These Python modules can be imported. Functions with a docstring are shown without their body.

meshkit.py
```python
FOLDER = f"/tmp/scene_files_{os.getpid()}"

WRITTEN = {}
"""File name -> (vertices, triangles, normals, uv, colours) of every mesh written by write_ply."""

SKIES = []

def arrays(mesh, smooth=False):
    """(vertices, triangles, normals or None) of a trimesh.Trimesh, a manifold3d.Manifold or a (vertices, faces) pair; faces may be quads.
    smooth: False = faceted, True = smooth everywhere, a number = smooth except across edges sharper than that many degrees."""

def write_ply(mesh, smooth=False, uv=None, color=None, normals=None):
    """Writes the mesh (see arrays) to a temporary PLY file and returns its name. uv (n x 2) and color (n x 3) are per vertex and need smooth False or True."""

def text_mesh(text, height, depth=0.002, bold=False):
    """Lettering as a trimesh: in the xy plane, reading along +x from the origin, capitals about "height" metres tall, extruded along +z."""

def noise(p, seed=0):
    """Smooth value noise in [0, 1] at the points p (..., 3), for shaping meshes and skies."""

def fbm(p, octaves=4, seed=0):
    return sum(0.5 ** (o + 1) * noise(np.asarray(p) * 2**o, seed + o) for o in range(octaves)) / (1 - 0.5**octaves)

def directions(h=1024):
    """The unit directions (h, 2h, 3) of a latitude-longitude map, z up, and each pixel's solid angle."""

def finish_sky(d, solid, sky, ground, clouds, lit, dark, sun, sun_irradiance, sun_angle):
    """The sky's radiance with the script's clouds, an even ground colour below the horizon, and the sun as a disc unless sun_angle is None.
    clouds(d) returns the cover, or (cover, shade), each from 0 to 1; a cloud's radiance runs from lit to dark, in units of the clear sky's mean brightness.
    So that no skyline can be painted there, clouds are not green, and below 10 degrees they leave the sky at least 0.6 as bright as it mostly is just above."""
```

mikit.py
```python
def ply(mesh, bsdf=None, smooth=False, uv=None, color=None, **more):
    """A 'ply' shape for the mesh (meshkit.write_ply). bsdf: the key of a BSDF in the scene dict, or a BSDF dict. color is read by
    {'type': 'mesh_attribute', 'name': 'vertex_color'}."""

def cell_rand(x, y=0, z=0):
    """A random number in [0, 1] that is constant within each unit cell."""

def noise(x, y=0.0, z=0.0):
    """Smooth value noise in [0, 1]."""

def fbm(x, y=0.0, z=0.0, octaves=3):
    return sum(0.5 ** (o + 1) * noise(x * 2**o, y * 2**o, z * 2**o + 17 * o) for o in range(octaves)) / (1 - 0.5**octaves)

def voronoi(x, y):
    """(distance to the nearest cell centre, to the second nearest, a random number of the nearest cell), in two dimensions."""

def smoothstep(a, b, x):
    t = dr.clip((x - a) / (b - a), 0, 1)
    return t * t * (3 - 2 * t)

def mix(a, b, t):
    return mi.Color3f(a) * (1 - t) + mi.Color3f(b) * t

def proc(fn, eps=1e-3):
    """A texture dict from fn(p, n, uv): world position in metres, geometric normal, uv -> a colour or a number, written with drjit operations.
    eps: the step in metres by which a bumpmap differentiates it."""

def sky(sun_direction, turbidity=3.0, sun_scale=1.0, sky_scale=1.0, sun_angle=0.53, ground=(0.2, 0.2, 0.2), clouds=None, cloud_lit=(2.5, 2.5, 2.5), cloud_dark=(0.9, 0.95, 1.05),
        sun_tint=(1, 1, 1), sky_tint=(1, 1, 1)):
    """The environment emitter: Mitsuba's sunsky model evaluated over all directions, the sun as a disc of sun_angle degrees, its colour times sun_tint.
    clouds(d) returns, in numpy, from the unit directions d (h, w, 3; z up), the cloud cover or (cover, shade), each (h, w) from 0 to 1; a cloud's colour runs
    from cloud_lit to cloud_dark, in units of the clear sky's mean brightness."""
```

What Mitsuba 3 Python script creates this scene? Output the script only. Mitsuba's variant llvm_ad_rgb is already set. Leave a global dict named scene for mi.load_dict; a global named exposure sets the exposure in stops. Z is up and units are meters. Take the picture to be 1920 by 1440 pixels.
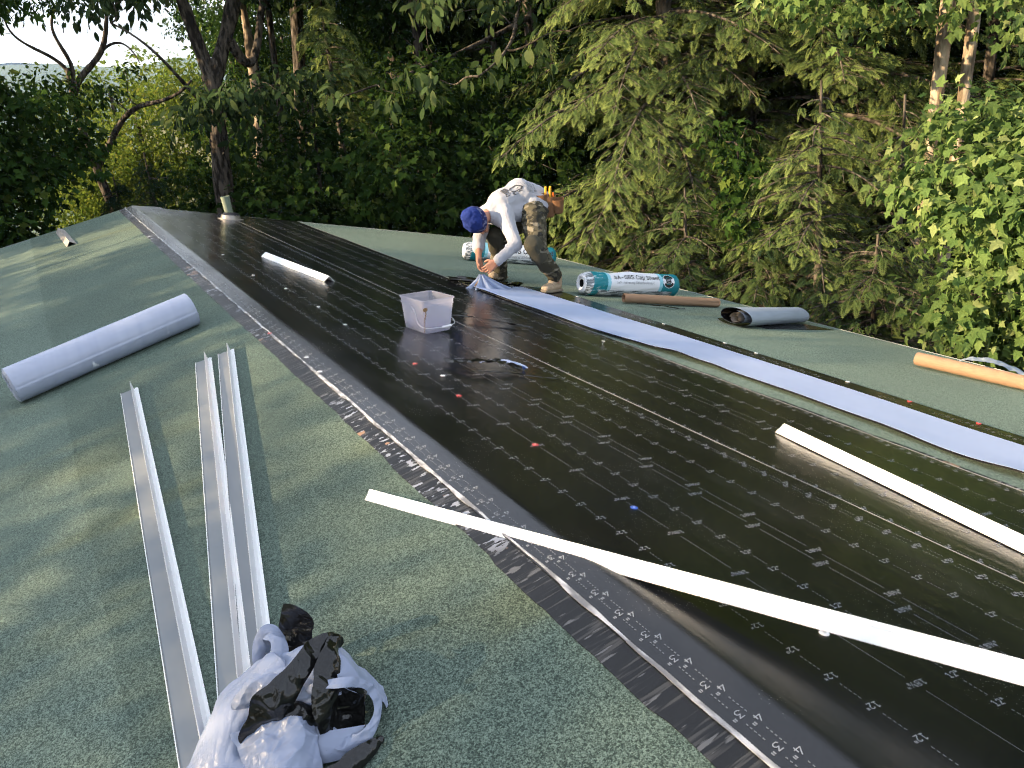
import math, random
import numpy as np, trimesh, mitsuba as mi, drjit as dr, mikit, meshkit
from manifold3d import Manifold
import shapely.geometry as sg
from scipy.spatial import cKDTree

scene, labels = {}, {}
T = mi.ScalarTransform4f

# ------------------------------------------------------------------ camera, sky, exposure
YAW, PITCH, ROLL = np.radians([27.2257, 19.9049, -5.295])
fw = np.array([math.sin(YAW) * math.cos(PITCH), math.cos(YAW) * math.cos(PITCH), -math.sin(PITCH)])
r0 = np.cross(fw, [0, 0, 1]); r0 /= np.linalg.norm(r0); u0 = np.cross(r0, fw)
up = -math.sin(ROLL) * r0 + math.cos(ROLL) * u0
EYE = np.array([-1.0362, 0.0, 1.2357])
scene['camera'] = {'type': 'perspective', 'fov': 62.70, 'fov_axis': 'x', 'near_clip': 0.05, 'far_clip': 9000.0,
                   'to_world': T().look_at(origin=EYE.tolist(), target=(EYE + fw).tolist(), up=up.tolist())}
SUN_AZ, SUN_EL = math.radians(-78), math.radians(21)
SUN = [math.sin(SUN_AZ) * math.cos(SUN_EL), math.cos(SUN_AZ) * math.cos(SUN_EL), math.sin(SUN_EL)]
def veil(d):
    # thin bright summer haze over the whole sky, a little uneven
    n_ = meshkit.fbm(d * [2.2, 2.2, 5.0], 4, 3)
    return np.clip(.72 + .5 * (n_ - .5), 0, 1), np.clip(.15 + .5 * (n_ - .45), 0, 1)
scene['sky'] = mikit.sky(SUN, turbidity=4.0, sun_angle=0.6, sun_scale=1.25, sun_tint=(1.0, 1.04, 1.12), clouds=veil, cloud_lit=(2.2, 2.37, 2.78), cloud_dark=(1.6, 1.74, 2.0))
exposure = 3.2

# ------------------------------------------------------------------ helpers
noise, fbm, smoothstep, mix, cell_rand = mikit.noise, mikit.fbm, mikit.smoothstep, mikit.mix, mikit.cell_rand
counts = {}
def numbered(name):
    k = counts.get(name, 0); counts[name] = k + 1
    return name if k == 0 else f'{name}_{k:03d}'
def tag(key, label=None, cat=None, group=None, kind=None):
    d = labels.setdefault(key, {})
    for a, b in (('label', label), ('category', cat), ('group', group), ('kind', kind)):
        if b: d[a] = b
    return key
def put(name, mesh, bsdf, parent=None, smooth=False, color=None, **kw):
    key = numbered(f'{parent}__{name}' if parent else name)
    scene[key] = mikit.ply(mesh, bsdf, smooth=smooth, color=color, **kw)
    return key
def thing(name, label, cat, group=None):
    return tag(numbered(name), label, cat, group)
def merge(parts):
    vs, fs, n = [], [], 0
    for v, f in parts:
        v = np.asarray(v, float); f = np.asarray(f, int)
        if len(f) == 0: continue
        if f.shape[1] == 4: f = np.vstack([f[:, [0, 1, 2]], f[:, [0, 2, 3]]])
        vs.append(v); fs.append(f + n); n += len(v)
    return np.vstack(vs), np.vstack(fs)
def vf(m):
    if hasattr(m, 'to_mesh'):
        q = m.to_mesh(); return np.array(q.vert_properties[:, :3], float), np.array(q.tri_verts, int)
    if isinstance(m, tuple): return m
    return np.array(m.vertices), np.array(m.faces)
def unit(a):
    a = np.asarray(a, float); return a / (np.linalg.norm(a, axis=-1, keepdims=True) + 1e-12)
def tube(pts, rad, sides=8, cap=True):
    p = np.asarray(pts, float); r = np.broadcast_to(np.asarray(rad, float), (len(p),))
    t = unit(np.gradient(p, axis=0)); a = np.cross(t[0], [0, 0, 1.0] if abs(t[0][2]) < .9 else [1.0, 0, 0]); a = unit(a)
    A = []
    for k in range(len(p)):
        a = unit(a - t[k] * (a @ t[k])); A.append(a)
    A = np.array(A); B = np.cross(t, A)
    g = np.arange(sides) * 2 * np.pi / sides
    v = p[:, None] + r[:, None, None] * (np.cos(g)[None, :, None] * A[:, None] + np.sin(g)[None, :, None] * B[:, None])
    v = v.reshape(-1, 3); f = []
    for i in range(len(p) - 1):
        for j in range(sides):
            k = (j + 1) % sides
            f += [[i * sides + j, i * sides + k, (i + 1) * sides + k], [i * sides + j, (i + 1) * sides + k, (i + 1) * sides + j]]
    if cap:
        n = len(v); v = np.vstack([v, p[:1], p[-1:]])
        for j in range(sides):
            k = (j + 1) % sides
            f += [[n, k, j], [n + 1, (len(p) - 1) * sides + j, (len(p) - 1) * sides + k]]
    return v, np.array(f)
def gridmesh(P):
    """quads over an (n, m, 3) array of points"""
    n, m = P.shape[:2]; i = np.arange(n * m).reshape(n, m)
    f = np.stack([i[:-1, :-1], i[1:, :-1], i[1:, 1:], i[:-1, 1:]], -1).reshape(-1, 4)
    return P.reshape(-1, 3), f
def spline(pts, n):
    p = np.asarray(pts, float); s = np.r_[0, np.cumsum(np.linalg.norm(np.diff(p, axis=0), axis=1))]
    from scipy.interpolate import CubicSpline
    return CubicSpline(s, p)(np.linspace(0, s[-1], n))
def box(x0, x1, y0, y1, z0, z1):
    v = np.array([[x, y, z] for x in (x0, x1) for y in (y0, y1) for z in (z0, z1)], float)
    return v, np.array([[0, 1, 3], [0, 3, 2], [4, 6, 7], [4, 7, 5], [0, 4, 5], [0, 5, 1], [2, 3, 7], [2, 7, 6], [0, 2, 6], [0, 6, 4], [1, 5, 7], [1, 7, 3]])
def frame_to(v, X, Y, Z, o):
    v = np.asarray(v, float); return np.asarray(o, float) + v[:, :1] * np.asarray(X) + v[:, 1:2] * np.asarray(Y) + v[:, 2:3] * np.asarray(Z)
def hull(a, ra, b, rb, seg=20):
    return Manifold.batch_hull([Manifold.sphere(ra, seg).translate(list(map(float, a))), Manifold.sphere(rb, seg).translate(list(map(float, b)))])
def blob(c, r, R=None, seg=24):
    m = Manifold.sphere(1.0, seg).scale(list(map(float, r)))
    if R is not None:
        M = np.zeros((3, 4)); M[:, :3] = R; m = m.transform(M)
    return m.translate(list(map(float, c)))
def soft(m, length, it=12):
    v, f = vf(m.refine_to_length(length))
    t = trimesh.Trimesh(v, f, process=True)
    trimesh.smoothing.filter_taubin(t, lamb=.5, nu=.52, iterations=it)
    return t
def wrinkle(t, amp, freq, seed=0, squash=(1, 1, 1)):
    n = meshkit.fbm(np.asarray(t.vertices) * freq * np.asarray(squash), 3, seed) - .5
    t.vertices = t.vertices + t.vertex_normals * (n * amp * 2)[:, None]
    return t

# ------------------------------------------------------------------ roof surface (ridge along +y at x = z = 0)
SL, SR = .17975, .20905
KL, KR = math.sqrt(1 + SL * SL), math.sqrt(1 + SR * SR)
RR = .012
def roof(u, y, h=0.0):
    """points at slope distance u (negative: left slope), along-ridge y, height h above the deck"""
    u, y, h = np.broadcast_arrays(np.asarray(u, float), np.asarray(y, float), np.asarray(h, float))
    left = u < 0; s = np.where(left, SL, SR); x = u / np.where(left, KL, KR)
    ax = np.abs(x); z = np.where(ax > RR, -s * ax, -s * (ax * ax + RR * RR) / (2 * RR))
    sl = np.where(ax > RR, s, s * ax / RR) * np.where(left, 1, -1)
    n = unit(np.stack([-sl, 0 * sl, 1 + 0 * sl], -1))
    return np.stack([x, y, z], -1) + n * h[..., None]
NL, NR = unit([-SL, 0, 1]), unit([SR, 0, 1])
DL, DR = unit([1, 0, SL]), unit([1, 0, -SR])        # +x along each slope
def wav(u, y):
    """gentle unevenness of the laid sheets, in metres"""
    q = np.stack([np.asarray(u) * 2.6, np.asarray(y) * 1.1, 0 * np.asarray(y)], -1)
    return .005 * (meshkit.fbm(q, 3, 5) - .5)
def sheet(name, ufun0, ufun1, y0, y1, h, bsdf, parent, nu=20, ny=200, amp=1.0, smooth=True, drop=.004, lift=None):
    ys = np.linspace(y0, y1, ny); t = np.linspace(0, 1, nu)
    a = np.array([ufun0(y) for y in ys]); b = np.array([ufun1(y) for y in ys])
    U = a[:, None] + (b - a)[:, None] * t[None]; Y = np.repeat(ys[:, None], nu, 1)
    H = h + amp * wav(U, Y) + (0 if lift is None else lift(U, Y))
    P = roof(U, Y, H); Q = roof(U, Y, H - drop)
    parts = [gridmesh(P)]
    for e, q in ((P[:, 0], Q[:, 0]), (P[:, -1], Q[:, -1]), (P[0], Q[0]), (P[-1], Q[-1])):
        parts.append(gridmesh(np.stack([e, q])))
    return put(name, merge(parts), bsdf, parent, smooth=30)
def jag(seed, amp, f=6.0):
    return lambda y: amp * 2 * (meshkit.fbm(np.array([y * f, seed * 3.7, 0.0]), 4, seed) - .5)

# ------------------------------------------------------------------ materials
def P3(c): return {'type': 'rgb', 'value': list(c)}
def mat(key, base, rough=.5, metallic=0.0, spec=.5, two=True, bump=None, bscale=1.0, **kw):
    b = {'type': 'principled', 'base_color': mikit.proc(base) if callable(base) else P3(base), 'roughness': mikit.proc(rough) if callable(rough) else rough, 'metallic': metallic, 'specular': spec, **kw}
    if bump is not None: b = {'type': 'bumpmap', 'arbitrary': mikit.proc(bump, eps=6e-4), 'scale': bscale, 'nested': b}
    scene[key] = {'type': 'twosided', 'nested': b} if two else b

def granules(dark, light, k=1.0):
    def fn(p, n, uv):
        a = noise(p.x * 430, p.y * 430, p.z * 430); b = noise(p.x * 210 + 7, p.y * 210, p.z * 210)
        s = smoothstep(.25, .85, .62 * a + .38 * b)
        t = fbm(p.x * 1.7, p.y * 1.7, p.z * 1.7, 4)
        col = mix(dark, light, s) * (.80 + .4 * t) * k
        st = smoothstep(.62, .8, fbm(p.x * .9 + 31, p.y * 3.1, p.z, 3))
        return mix(col, col * mi.Color3f(1.12, 1.02, .86), st)
    return fn
def gran_bump(p, n, uv):
    return noise(p.x * 330, p.y * 330, p.z * 330) * .0012
mat('m_cap', granules((.034, .052, .041), (.190, .245, .196)), .9, spec=.25, bump=gran_bump)
mat('m_cap_upper', granules((.026, .041, .032), (.152, .201, .160)), .9, spec=.25, bump=gran_bump)

def mem_rough(p, n, uv):
    return .13 + .15 * fbm(p.x * 7, p.y * 2.2, p.z * 7, 3) + .12 * smoothstep(.55, .8, fbm(p.x * 2 + 9, p.y * .7, p.z * 2, 3))
def mem_col(p, n, uv):
    d = smoothstep(.60, .86, fbm(p.x * 5, p.y * 1.6 + 40, p.z * 5, 4))
    c = mix((.005, .005, .006), (.016, .0155, .016), d)
    s = smoothstep(.982, .99, cell_rand(p.x * 480, p.y * 480, p.z * 90)) * smoothstep(.6, .75, noise(p.x * 9, p.y * 5, p.z))
    return mix(c, (.13, .13, .12), s)
def mem_bump(p, n, uv):
    return .0011 * fbm(p.x * 38, p.y * 6, p.z * 38, 3) + .00016 * noise(p.x * 300, p.y * 300, p.z * 300)
mat('m_membrane', mem_col, mem_rough, spec=.62, bump=mem_bump)
mat('m_ink', (.23, .24, .255), .5)
mat('m_ink_line', (.16, .165, .175), .5)
def talc(p, n, uv):
    return mix((.16, .16, .165), (.46, .46, .47), smoothstep(.35, .7, fbm(p.x * 60, p.y * 25, p.z * 60, 3)))
mat('m_talc', talc, .6)
def primer(p, n, uv):
    brush = fbm(p.x * 9, p.y * 130, p.z * 9, 3)
    c = mix((.004, .004, .0045), (.040, .039, .038), smoothstep(.52, .74, brush))
    ch = fbm(p.x * 30, p.y * 62, 3.0 + 0 * p.z, 4); reg = smoothstep(.42, .62, fbm(p.y * 1.9, 5.0 + p.x * 2, 0.0, 3))
    c = mix(c, (.27, .28, .31), smoothstep(.63, .655, ch) * reg)
    st = fbm(p.x * 12 + 70, p.y * 75, 1.0 + 0 * p.z, 3)
    c = mix(c, (.17, .17, .175), smoothstep(.70, .76, st) * .55 * (1 - .6 * reg))
    ru = fbm(p.x * 15 + 3, p.y * 17 + 90, 0 * p.z, 4)
    return mix(c, (.26, .15, .09), smoothstep(.745, .77, ru) * reg)
mat('m_primer', primer, .42, spec=.42, bump=lambda p, n, uv: .0022 * fbm(p.x * 9, p.y * 130, p.z * 9, 2))
def film(p, n, uv):
    return mix((.285, .345, .49), (.335, .39, .53), fbm(p.x * 5, p.y * 2, p.z * 5, 3))
mat('m_film', film, .42, spec=.5, bump=lambda p, n, uv: .0016 * fbm(p.x * 14, p.y * 5, p.z * 14, 3))
def rollfilm(p, n, uv):
    s = smoothstep(.80, .86, noise(p.x * 38, p.y * 9 + p.z * 9, p.z * 6)) * smoothstep(.62, .75, noise(p.x * 9 + 4, p.y * 9, p.z * 9))
    return mix(mix((.30, .335, .44), (.36, .395, .49), fbm(p.x * 26, p.y * 3, p.z * 3, 3)), (.85, .85, .88), s)
mat('m_rollfilm', rollfilm, .30, spec=.6, bump=lambda p, n, uv: .0010 * fbm(p.x * 40, p.y * 6, p.z * 6, 3))
mat('m_blackfilm', (.006, .006, .006), .11, spec=.5, bump=lambda p, n, uv: .0022 * fbm(p.x * 45, p.y * 45, p.z * 45, 3))
def wrapcol(p, n, uv):
    return mix((.175, .212, .305), (.265, .30, .40), fbm(p.x * 12, p.y * 12, p.z * 12, 3))
mat('m_wrap', wrapcol, .36, spec=.5, bump=lambda p, n, uv: .0016 * fbm(p.x * 60, p.y * 60, p.z * 60, 3))
mat('m_asphalt_edge', (.012, .012, .012), .7)
mat('m_galv', lambda p, n, uv: mix((.17, .185, .20), (.22, .235, .24), fbm(p.x * 20, p.y * 1.2, p.z * 20, 3)), .48, metallic=.45)
mat('m_white', (.80, .80, .78), .28, spec=.5)
mat('m_whiteback', (.55, .55, .56), .45, spec=.5)
mat('m_weathered', lambda p, n, uv: mix((.16, .14, .12), (.36, .33, .29), fbm(p.x * 25, p.y * 4, p.z * 25, 4)), .7)
mat('m_card', lambda p, n, uv: mix((.26, .158, .095), (.32, .205, .128), fbm(p.x * 7, p.y * 40, p.z * 40, 3)), .75, spec=.3)
mat('m_red', (.50, .055, .055), .4); mat('m_blue', (.035, .10, .42), .4); mat('m_capwhite', (.72, .72, .72), .4)
mat('m_steel', (.55, .56, .58), .3, metallic=.9)
mat('m_pipe', lambda p, n, uv: mix((.13, .17, .125), (.23, .26, .19), fbm(p.x * 20, p.y * 20, p.z * 5, 3)), .7)
mat('m_boot_rubber', (.016, .016, .018), .55)
mat('m_boot_metal', lambda p, n, uv: mix((.20, .18, .16), (.42, .39, .35), fbm(p.x * 15, p.y * 15, p.z * 15, 3)), .38, metallic=.5)
scene['m_bucket'] = {'type': 'principledthin', 'base_color': P3((.74, .73, .82)), 'roughness': .35, 'diff_trans': 1.0, 'spec_trans': .48, 'eta': 1.45}
mat('m_rust', lambda p, n, uv: mix((.16, .085, .035), (.34, .21, .10), fbm(p.x * 90, p.y * 90, p.z * 50, 3)), .8)
mat('m_junk', lambda p, n, uv: mix((.09, .08, .22), (.55, .50, .60), smoothstep(.4, .6, fbm(p.x * 40, p.y * 40, p.z * 40, 3))), .6)
# clothing and skin
mat('m_skin', lambda p, n, uv: mix((.30, .135, .085), (.40, .20, .135), fbm(p.x * 30, p.y * 30, p.z * 30, 3)), .5, spec=.4)
mat('m_shirt', lambda p, n, uv: mix((.31, .315, .345), (.37, .375, .40), fbm(p.x * 9, p.y * 9, p.z * 9, 3)), .85, spec=.2, bump=lambda p, n, uv: .0035 * fbm(p.x * 22, p.y * 22, p.z * 10, 3))
mat('m_print', (.06, .062, .07), .8)
def camo(p, n, uv):
    a = fbm(p.x * 17, p.y * 17, p.z * 24, 3); b = fbm(p.x * 20 + 40, p.y * 20, p.z * 27, 3); d = fbm(p.x * 15 + 90, p.y * 15, p.z * 34, 2)
    c = mix((.044, .040, .026), (.088, .078, .052), smoothstep(.47, .53, a))
    c = mix(c, (.030, .028, .022), smoothstep(.53, .57, b))
    return mix(c, (.165, .148, .112), smoothstep(.60, .64, d))
mat('m_camo', camo, .9, spec=.2, bump=lambda p, n, uv: .004 * fbm(p.x * 20, p.y * 20, p.z * 30, 3))
mat('m_knee', (.060, .056, .040), .9, spec=.2)
mat('m_hat', lambda p, n, uv: mix((.010, .020, .105), (.026, .045, .20), fbm(p.x * 60, p.y * 60, p.z * 60, 2)), .95, spec=.1, bump=lambda p, n, uv: .004 * noise(p.x * 130, p.y * 130, p.z * 130))
mat('m_hatband', lambda p, n, uv: mix((.02, .024, .085), (.11, .12, .20), smoothstep(.52, .6, noise(p.x * 55, p.y * 55, p.z * 55))), .95, spec=.1)
mat('m_tanboot', lambda p, n, uv: mix((.30, .215, .135), (.44, .34, .23), fbm(p.x * 30, p.y * 30, p.z * 30, 3)), .75)
mat('m_sole', (.20, .165, .12), .8); mat('m_lace', (.10, .07, .045), .8)
mat('m_leather', lambda p, n, uv: mix((.13, .060, .026), (.23, .115, .052), fbm(p.x * 16, p.y * 16, p.z * 16, 3)), .6)
mat('m_yellow', (.72, .40, .035), .4); mat('m_orange', (.70, .16, .03), .4); mat('m_hair', (.02, .016, .012), .7)
# roll wrapping
mat('m_rollwhite', (.74, .75, .77), .38, spec=.5, bump=lambda p, n, uv: .004 * fbm(p.x * 9 + p.z * 9, p.y * 24, p.z * 24, 3))
def teal(p, n, uv):
    s = smoothstep(.60, .72, fbm(p.x * 16 + p.z * 30, p.y * 50, p.z * 50, 3))
    return mix((.012, .20, .24), (.50, .66, .70), s * .8)
mat('m_teal', (.012, .19, .23), .36); mat('m_teal_crinkled', teal, .32, bump=lambda p, n, uv: .005 * fbm(p.x * 16 + p.z * 30, p.y * 50, p.z * 50, 2))
mat('m_sky', (.26, .56, .66), .36); mat('m_printgrey', (.20, .21, .23), .6); mat('m_printblack', (.010, .010, .012), .5)
mat('m_clearwrap', lambda p, n, uv: mix((.14, .16, .17), (.62, .64, .66), smoothstep(.42, .62, fbm(p.x * 10 + p.z * 40, p.y * 60, p.z * 60, 3))), .25)
# building and land
mat('m_wall', lambda p, n, uv: mix((.10, .065, .04), (.16, .11, .07), fbm(p.x * 3, p.y * 3, p.z * 40, 3)), .85)
mat('m_fascia', (.22, .24, .22), .6); mat('m_dripedge', (.40, .42, .42), .45, metallic=.4)
mat('m_ground', lambda p, n, uv: mix((.035, .03, .018), (.07, .08, .03), fbm(p.x * .8, p.y * .8, p.z * .8, 4)), .95)
mat('m_hill', lambda p, n, uv: mix((.030, .045, .020), (.07, .095, .035), fbm(p.x * .02, p.y * .02, p.z * .02, 4)), .95, two=False)
def barkfn(a, b, fx=22.0):
    return lambda p, n, uv: mix(a, b, smoothstep(.35, .68, fbm(p.x * fx, p.y * fx, p.z * fx * .22, 4)))
def barkbump(p, n, uv): return .02 * fbm(p.x * 24, p.y * 24, p.z * 5, 3)
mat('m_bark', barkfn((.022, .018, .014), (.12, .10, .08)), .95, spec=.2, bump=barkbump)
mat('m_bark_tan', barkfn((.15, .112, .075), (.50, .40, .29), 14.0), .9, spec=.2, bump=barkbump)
VC = {'type': 'mesh_attribute', 'name': 'vertex_color'}
scene['m_leaf'] = {'type': 'principledthin', 'base_color': VC, 'roughness': .42, 'diff_trans': .85, 'spec_trans': 0.0, 'eta': 1.42}
scene['m_needle'] = {'type': 'principledthin', 'base_color': VC, 'roughness': .6, 'diff_trans': .6, 'spec_trans': 0.0, 'eta': 1.35}

# ------------------------------------------------------------------ the house and its roof
house = thing('house', 'low house whose shallow gable roof is half covered in green and black roofing', 'house')
Y0, Y1 = -2.6, 13.22
def rakeR(u): return 13.24 - .535 * u                       # the far right edge runs slightly askew
UE, UW = 4.39, -4.6
cl = np.array([[UW, Y0], [0, Y0], [0, Y1], [UW, Y1]])
def slab(poly, h0, h1):
    """a roof slab over a convex polygon given in (u, y), between two heights"""
    a = np.array([roof(u, y, h1) for u, y in poly]); b = np.array([roof(u, y, h0) for u, y in poly]); n = len(poly)
    f = [[0, i, i + 1] for i in range(1, n - 1)] + [[n, n + i + 1, n + i] for i in range(1, n - 1)]
    for i in range(n):
        j = (i + 1) % n; f += [[i, n + i, n + j], [i, n + j, j]]
    return np.vstack([a, b]), np.array(f)
put('roof_deck', merge([slab([(UW, Y0), (-1e-4, Y0), (-1e-4, Y1), (UW, Y1)], -.14, -.004)]), 'm_fascia', house)
put('roof_deck', merge([slab([(1e-4, Y0), (UE, Y0), (UE, rakeR(UE)), (1e-4, rakeR(0))], -.14, -.004)]), 'm_fascia', house)
e0 = roof(UE + .012, Y0, 0); e1 = roof(UE + .012, rakeR(UE), 0)
for nm, pts in (('drip_edge', [(UE + .004, Y0), (UE + .004, rakeR(UE) + .004)]), ('drip_edge', [(UE, rakeR(UE) + .004), (0.01, rakeR(0) + .004)]), ('drip_edge', [(-.01, Y1 + .004), (UW, Y1 + .004)])):
    A = roof([p[0] for p in pts], [p[1] for p in pts], .006); B = roof([p[0] for p in pts], [p[1] for p in pts], -.10)
    o = unit(np.cross(B[0] - A[0], A[1] - A[0])) * .004
    put(nm, merge([gridmesh(np.stack([A, B])), gridmesh(np.stack([A + o, B + o])), gridmesh(np.stack([A, A + o]))]), 'm_dripedge', house)
W = []
for x in (-3.9, 3.9): W.append(box(x - .08, x + .08, Y0 + .4, 10.4, -3.8, -.209 * abs(x) - .12))
W.append(box(-3.82, 3.82, 10.3, 10.44, -3.8, -.95)); W.append(box(-3.82, 3.82, Y0 + .4, Y0 + .55, -3.8, -.95))
put('wall', merge(W), 'm_wall', house)

seam = lambda y: -1.155 - .0165 * y
j1, j2 = jag(1, .004, 2), jag(2, .003, 3)
c = sheet('cap_sheet', lambda y: UW, lambda y: seam(y) + .06, Y0, Y1, .004, 'm_cap', house, 14, 220)
tag(c, 'green mineral cap sheet covering the lower left slope')
c = sheet('cap_sheet', lambda y: seam(y) + j1(y), lambda y: -.16, Y0, 10.13, .0085, 'm_cap_upper', house, 14, 260)
tag(c, 'darker green cap sheet between the lap seam and the black strip')
c = sheet('cap_sheet', lambda y: seam(y) + j1(y), lambda y: -.16, 10.142, Y1, .0085, 'm_cap_upper', house, 14, 60)
tag(c, 'far green cap sheet beyond the cross seam')
# right slope: one wide sheet whose far end follows the skewed rake
us = np.linspace(.9, UE, 40); ts = np.linspace(0, 1, 240)
U = np.repeat(us[:, None], 240, 1); Yg = Y0 + (rakeR(U) - Y0) * ts[None]
c = put('cap_sheet', gridmesh(roof(U, Yg, .004 + 1.2 * wav(U, Yg))), 'm_cap', house, smooth=30)
tag(c, 'green mineral cap sheet covering the right slope down to the eave')
j3, j4 = jag(3, .012, 5), jag(4, .010, 9)
c = sheet('primer_strip', lambda y: -.190 + .8 * j3(y) + .5 * j4(y * 3), lambda y: -.10, Y0, Y1, .0105, 'm_primer', house, 8, 300)
tag(c, 'brushed black primer strip with grey scuffs along the green edge')
wob = lambda s: jag(10 + s, .006, 2.2)
memA = sheet('black_membrane', lambda y: -.112, lambda y: .372 + .5 * j1(y), Y0, Y1, .0150, 'm_membrane', house, 60, 320, .7)
tag(memA, 'narrow glossy black sheet bent over the ridge')
yB = lambda u: rakeR(u)
memB = sheet('black_membrane', lambda y: .33, lambda y: 1.125 + .6 * j2(y), Y0, rakeR(1.12), .0115, 'm_membrane', house, 40, 320, 1.3)
tag(memB, 'wide black sheet right of the ridge sheet')
eC = lambda y: 1.955 + .010 * max(0, y - 3) + .7 * j4(y)
memC = sheet('black_membrane', lambda y: 1.06, eC, Y0, rakeR(2.05), .008, 'm_membrane', house, 40, 320, 1.2)
tag(memC, 'lowest of the black sheets, beside the bare green gap')
# the skewed ends of sheets B and C up to the rake
for (a, b, h, y0) in ((.37, 1.12, .0113, rakeR(1.12)), (1.12, 2.05, .0078, rakeR(2.05))):
    U = np.linspace(a, b, 30)[:, None].repeat(12, 1); V = y0 - .02 + (rakeR(U) - y0 + .02) * np.linspace(0, 1, 12)[None]
    put('black_membrane', gridmesh(roof(U, V, h + 1.2 * wav(U, V))), 'm_membrane', house, smooth=30)
tal = sheet('selvage_edge', lambda y: -.112 + .9 * j4(y), lambda y: -.102 + .5 * j3(y * 1.3), Y0, Y1, .0168, 'm_talc', memA, 3, 500)
tag(tal, 'chalky white edge of the ridge sheet')
sheet('selvage_edge', lambda y: 1.119 + .3 * j2(y), lambda y: 1.1225 + .3 * j2(y), Y0, rakeR(1.12), .0128, 'm_ink_line', memB, 2, 400)
tal = sheet('selvage_edge', lambda y: eC(y) - .004, lambda y: eC(y) + .002, Y0, 11.9, .0092, 'm_ink_line', memC, 2, 400)
tag(sheet('torn_edge', lambda y: eC(y) - .002, lambda y: eC(y) + .022 + 1.6 * j3(y * 1.7), Y0, 6.4, .0062, 'm_primer', memC, 3, 420), 'ragged torn black edge')

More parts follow.
